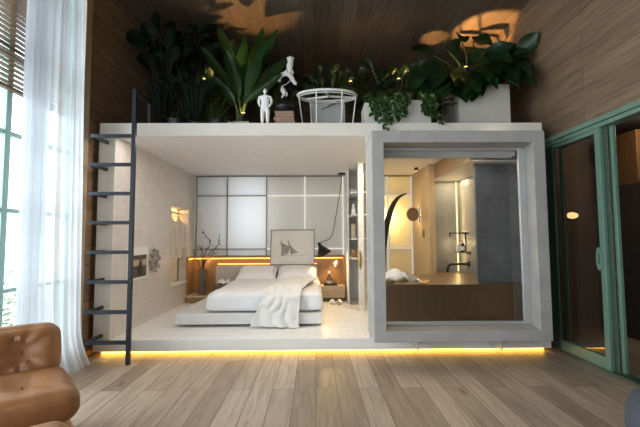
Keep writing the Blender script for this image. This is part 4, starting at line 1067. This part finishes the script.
# paddle leaved plant in the small grey planter
t = thing('paddle_leaf_plant', 'tall plant with broad paddle leaves behind the white figurine', 'plant', (-.95, 4.9, RZ+.07))
st = MB(); lf = MB(); rr = random.Random(5)
for (bx_, bz_, tx, tz, ty, W) in ((-1.02,3.12,-1.32,4.02,5.0,.20),(-.92,3.15,-.50,3.86,4.9,.19),(-.98,3.10,-.95,3.96,5.05,.21),(-.90,3.02,-.30,3.58,4.95,.17),(-1.06,3.02,-1.52,3.66,4.95,.16),(-.88,3.0,-.66,3.62,4.8,.20),(-1.0,3.0,-1.16,3.52,4.78,.16),(-.9,2.95,-.42,3.26,4.8,.14),(-1.05,2.95,-1.42,3.26,4.8,.13),(-.95,3.1,-.74,4.10,5.2,.2)):
    p0 = Vector((-.97+rr.uniform(-.05,.05), 4.88+rr.uniform(-.05,.05), RZ+.06)); bz_ += .17; tz = min(4.38, tz+.26); p2 = Vector((bx_, (4.88+ty)/2, bz_)); p1 = (p0+p2)/2+Vector((-(p2.x-p0.x)*.25,0,.02))
    st.tube(smooth_path([p0,p1,p2],5), [.015*(1-.05*k_) for k_ in range(11)], 7)
    e = Vector((tx,ty,tz)); d = e-p2; lf.leaf(p2, d, d.length*1.05, W, .0+rr.random()*.06, (rr.uniform(-.6,.6),-1,.25), 'paddle', fold=.3, ns=12, ripple=.7)
st.build('stems', G['stem'], t); lf.clamp(RZ+.01, -2.56, 2.87, 4.47).build('foliage', G['paddle'], t)

# dark group on the left
G['dark'].node_tree.nodes['Principled BSDF'].inputs['Specular IOR Level'].default_value = .15
specs = [(-2.05,5.05,1.30,.40,.17,'tall dark leafy plant at the far left end of the roof',31,26,'dark',.32),
         (-1.74,5.20,1.42,.42,.18,'tall dark plant with crowded leaves near the ceiling, second from left',32,32,'dark',.36),
         (-1.42,5.45,1.30,.42,.17,'tall dark plant left of the paddle leaves, set back on the roof',33,30,'dark',.42),
         (-1.42,5.05,.72,.34,.12,'mid height dark green plant in front of the tall ones',34,34,'mid',.36),
         (-1.66,4.86,.62,.32,.12,'mid height dark plant near the ladder grab rail',35,30,'dark',.34),
         (-.62,5.40,.95,.36,.14,'dark green bush behind the figurine and books',36,40,'mid',.42)]
for (x, y, h, L, W, lab, sd, n, mt, sp_) in specs:
    t = thing('leafy_plant', lab, 'plant', (x, y, RZ)); pot(t, x, y, .14, .10, M['black'])
    stalk_plant(t, x, y, RZ+.07, n, h, L, W, G[mt], sd, spread=sp_, shape='lance', droop=.55, hvar=.45, stem_r=.009)
# grassy reeds
for (x, y, lab, sd) in ((-1.95,4.74,'tuft of tall thin reeds near the ladder handrail',41),(-1.50,4.70,'tuft of thin reeds left of the small grey planter',42)):
    t = thing('reed_plant', lab, 'plant', (x, y, RZ)); pot(t, x, y, .10, .08, M['black'])
    rr = random.Random(sd); lf = MB()
    for i in range(64):
        a = rr.uniform(0,2*PI); d = Vector((math.cos(a)*.24, math.sin(a)*.15, 1)); lf.leaf((x+.05*math.cos(a), y+.05*math.sin(a), RZ+.06), d, rr.uniform(.5,1.15), .011, rr.uniform(.05,.35), (rr.uniform(-1,1),-1,0), 'lance', ns=6)
    lf.clamp(RZ+.01, -2.56, 2.87, 4.47).build('foliage', G['dark'], t)
# low ferns
def fern(x, y, r, n, lab, sd, mt='mid', h=.10):
    t = thing('fern', lab, 'plant', (x, y, RZ)); pot(t, x, y, .12, h+.04, M['black']); rr = random.Random(sd); lf = MB(); st = MB()
    for i in range(n):
        a = 2*PI*i*.381966; el_ = rr.uniform(.25,1.2); d = Vector((math.cos(a)*math.cos(el_), math.sin(a)*math.cos(el_), math.sin(el_)))
        L = r*rr.uniform(.7,1.1); pts = [Vector((x,y,RZ+h)) + d*(L*k/8) - Vector((0,0,1))*(.45*L*(k/8)**2) for k in range(9)]
        st.tube(pts, [.005*(1-.09*k) for k in range(9)], 5)
        sd_ = d.cross(Vector((0,0,1))).normalized()
        for k in range(1, 9):
            for s in (-1, 1):
                lf.leaf(pts[k], (sd_*s + d*.55).normalized(), L*.24*(1-.07*k), L*.075, .3, (0,-.6,1), 'lance', ns=3)
    st.clamp(RZ+.01, -2.56, 2.86, 4.47).build('stems', G['stem'], t); lf.clamp(RZ+.01, -2.56, 2.87, 4.47).build('foliage', G[mt], t)
fern(-1.72,4.62,.34,22,'low dark fern at the roof edge below the tall plants',51,'dark',.06)
fern(-1.22,4.66,.30,22,'small dark fern beside the small grey planter',52,'mid',.06)
fern(-.50,5.22,.46,24,'arching fern behind the books and white ornament',53,'mid',.32)
fern(.82,5.15,.70,30,'arching palm fern lit from behind by the yellow uplight',54,'mid',.50)
fern(1.58,5.0,.50,24,'dark fern between the two off white planters',55,'dark',.30)
for (x, y, h, L, W, lab, sd, n, sp_) in ((.24,5.62,.98,.28,.14,'round dark bush behind the oval wire table',61,44,.46),(1.22,5.45,.95,.28,.14,'dark bush behind the ivy trough',62,44,.46)):
    t = thing('leafy_plant', lab, 'plant', (x, y, RZ)); pot(t, x, y, .15, .2, M['black'])
    stalk_plant(t, x, y, RZ+.17, n, h, L, W, G['mid'], sd, spread=sp_, shape='lance', droop=.6, hvar=.6, stem_r=.008)
# ivy
def ivy(x0, x1, y0, y1, z, trails, lab, sd, n=110):
    t = thing('ivy_plant', lab, 'plant', ((x0+x1)/2, (y0+y1)/2, z-.05)); rr = random.Random(sd); lf = MB(); st = MB()
    for i in range(n):
        p = Vector((rr.uniform(x0,x1), rr.uniform(y0,y1), z+rr.uniform(-.03,.17)*(1-abs(rr.random()-.5)))); a = rr.uniform(0,2*PI)
        st.tube([(p.x,p.y,z-.05), p], .003, 4)
        lf.leaf(p, (math.cos(a),math.sin(a)-.3,rr.uniform(-.3,.5)), rr.uniform(.05,.08), rr.uniform(.045,.065), .3, (0,-.7,.7), 'heart', ns=4)
    for (tx, ty, drop, drift) in trails:
        pts = smooth_path([(tx,ty+.10,z),(tx,ty+.01,z+.035),(tx+drift*.3,ty-.03,z-drop*.35),(tx+drift,ty-.035,z-drop)], 6); st.tube(pts, .0035, 5)
        for k, p in enumerate(pts):
            for q in range(2):
                lf.leaf(p+Vector((rr.uniform(-.03,.03), -rr.uniform(0,.03), rr.uniform(-.02,.02))), (rr.uniform(-1,1), -.6, rr.uniform(-.9,.1)), rr.uniform(.042,.065), rr.uniform(.038,.056), .3, (0,-1,.2), 'heart', ns=4)
    for m_ in (st, lf):
        for v in m_.v:
            if v.z < RZ+.012:
                if v.y > 4.44: v.z = RZ+.012
                elif v.y > 4.37: v.y = 4.365-.02*((v.x*31) % 1)
    st.build('stems', G['stem'], t); lf.build('foliage', G['ivy'], t)
ivy(.92,1.42,4.48,4.86,RZ+.30,[(.98,4.44,.26,.0),(1.10,4.44,.18,-.02),(1.36,4.44,.24,.04),(1.42,4.44,.30,.06),(1.30,4.44,.2,.02),(1.02,4.44,.22,.02)],'trailing ivy spilling over the off white trough planter',71)
ivy(.63,.86,4.49,4.78,RZ+.27,[(.70,4.45,.18,.0),(.76,4.45,.26,.0),(.82,4.42,.40,.01),(.84,4.45,.28,.02),(.88,4.45,.24,.03)],'trailing ivy covering the small off white planter',72,90)

# broad heart leaved plant in the large planter
t = thing('broad_leaf_plant', 'large plant with broad heart leaves in the big off white planter', 'plant', (2.14, 4.95, RZ+.5))
rr = random.Random(15); st = MB(); lf = MB(); base = Vector((2.14,4.95,RZ+.5))
tgt = []
for i in range(58):
    a = rr.uniform(0, 2*PI); u = rr.random()**.5
    tgt.append((2.10+.66*u*math.cos(a), 4.90+.30*u*math.sin(a)-.1*rr.random(), 3.56+.34*u*math.sin(a*1.0+.6)+rr.uniform(-.08,.12)))
tgt += [(1.90,4.56,3.40),(2.28,4.56,3.40),(1.62,4.72,3.45),(1.50,4.8,3.35),(2.72,4.78,3.78),(2.66,4.8,3.56),(2.02,4.95,4.02),(2.25,5.1,4.10),(1.8,4.9,3.86),(1.45,4.85,3.55),(2.42,5.42,4.02),(2.62,5.38,3.92),(2.30,5.5,4.16),(2.75,5.5,4.1),(1.72,5.3,4.0)]
for (x, y, z) in tgt:
    p2 = Vector((x,y,z)); p1 = (base+p2)/2+Vector((0,0,.12))
    st.tube(smooth_path([base+Vector((rr.uniform(-.1,.1),rr.uniform(-.1,.1),0)),p1,p2],4), .007, 6)
    out = Vector((x-2.05, (y-4.95)*.6-.25, 0)); d = out.normalized()*.55 + Vector((rr.uniform(-.25,.25),-.15,-.55 if z < 3.7 else rr.uniform(-.3,.5)))
    lf.leaf(p2, d, rr.uniform(.28,.42), rr.uniform(.20,.31), .25, (rr.uniform(-.4,.4),-1,.55), 'heart', fold=.18, ns=8, ripple=.5)
lf.leaf((2.56,4.66,3.66), (.72,-.1,.40), .34, .12, .35, (0,-1,.5), 'lance', ns=8); lf.leaf((2.62,4.68,3.60), (.35,-.1,-.9), .34, .12, .1, (0,-1,.2), 'lance', ns=8)
st.build('stems', G['stem'], t); lf.clamp(RZ+.01, -2.56, 2.87, 4.47).build('foliage', G['heart'], t)

# uplights among the plants
def uplight(x, y, z, lab, aim, e, ang, glow=0):
    t = thing('plant_uplight', lab, 'lamp', (x, y, RZ), 'uplights among the plants')
    b = MB(); b.tube([(x,y,RZ),(x,y,z-.06)], .008, 8); b.lathe([(.001,0),(.05,0),(.05,.012),(.001,.014)], (x,y,RZ), 16); b.build('spike', M['black'], t)
    b = MB(); b.lathe([(.02,-.06),(.032,-.05),(.036,.0),(.032,.0),(.001,-.01)], (x,y,z), 16); b.build('housing', M['black'], t)
    b = MB(); b.ell((x,y,z+.004), (.026,.026,.02), 12); b.build('lens', M['bulb'], t)
    if glow: light('leaf_glow', 'POINT', (x, y-.02, z+.07), glow, (1,.66,.16), .02)
    light('uplight', 'SPOT', (x, y, z+.04), e, (1,.53,.17), .018, aim=aim, angle=ang, blend=.5)
uplight(.50,5.06,3.48,'uplight beside the palm fern, glowing right of the wire table',(.6,6.3,4.5),8,100,1.6)
uplight(1.16,5.02,3.50,'uplight above the ivy trough',(1.3,5.9,4.5),5,90,.7)
uplight(1.96,4.70,3.52,'uplight in the heart of the broad leaved plant',(2.0,5.6,4.5),4,60,.6)
uplight(2.30,5.30,3.55,'uplight behind the big off white planter, throwing leaf shadows on the ceiling',(2.62,5.5,4.5),260,62)
uplight(1.72,5.72,3.75,'uplight at the back of the roof throwing a small amber patch',(1.9,5.75,4.5),50,36)
uplight(-1.06,5.22,3.45,'uplight behind the paddle leaves',(-.9,5.05,4.5),60,74,.9)
uplight(-.93,4.80,2.95,'low uplight at the foot of the paddle leaf stems',(-.9,4.9,4.5),3,60,.7)
uplight(-1.44,4.80,3.40,'uplight between the tall dark plants',(-1.5,5.3,4.5),3,80,.5)

# ---------------------------------------------------------------- light
light('window_day', 'AREA', (-5.6, 1.0, 2.3), 1000, (.90,.95,1), 7.0, 4.6, aim=(0, 1.6, 1.6))
light('rear_fill', 'AREA', (-1.3, -2.95, 1.9), 75, (.92,.96,1), 3.2, 2.4, aim=(-.6, 5, 1.3))  # unseen area lamp added behind the camera as daylight fill from the front
light('panel_day', 'AREA', (-1.25, 7.78, 1.75), 7.5, (.88,.94,1), .8, 1.3, aim=(-1.35, 6, 1.75))
light('panel_warm', 'AREA', (.1, 7.78, 1.75), 1.3, (1,.96,.88), .9, 1.4, aim=(.1, 6, 1.75))
light('bath_glow', 'POINT', (1.37, 7.47, 1.71), 62, (1,.68,.20), .06)
light('bath_fill', 'AREA', (1.2, 5.6, 2.54), 34, (1,.80,.52), .8, aim=(1.2, 5.7, 0))
light('disc_lamp', 'POINT', (1.80, 6.80, 1.74), 11, (1,.70,.28), .03)
light('soffit_cove', 'AREA', (2.35, 6.2, 2.29), 9, (1,.80,.48), .35, aim=(2.3, 6.3, 0))
light('soap_light', 'POINT', (2.36, 6.28, 1.22), 2.5, (1,.75,.4), .03)
light('pendant_bulb', 'SPOT', tuple(bp+ax*.06), 30, (1,.66,.26), .03, aim=tuple(bp+ax), angle=140)
light('bedside_left', 'POINT', (-2.1, 7.08, .9), 2.0, (1,.62,.22), .03)
light('niche_lamp', 'POINT', (-2.60, 6.66, 1.83), 7, (1,.62,.25), .05)
light('hall_fill', 'POINT', (4.0, 4.2, 2.72), 26, (1,.80,.60), .1)  # unseen lamp added to brighten the hall wall behind the glass
light('bedroom_fill', 'AREA', (-.95, 4.50, 2.54), 25, (1,.95,.88), 2.5, .08, aim=(-.95, 4.501, 0))  # unseen area lamp added behind the roof edge to brighten the bedroom
light('corner_glow', 'AREA', (2.44, 6.44, 1.5), 5, (1,.70,.28), .03, 1.3, aim=(1.6, 5.4, 1.5))
light('bath_front_fill', 'AREA', (1.7, 4.55, 2.50), 15, (1,.93,.82), 1.2, .08, aim=(1.85, 4.9, 1.2))  # lamp added out of view above the window to light the slate front
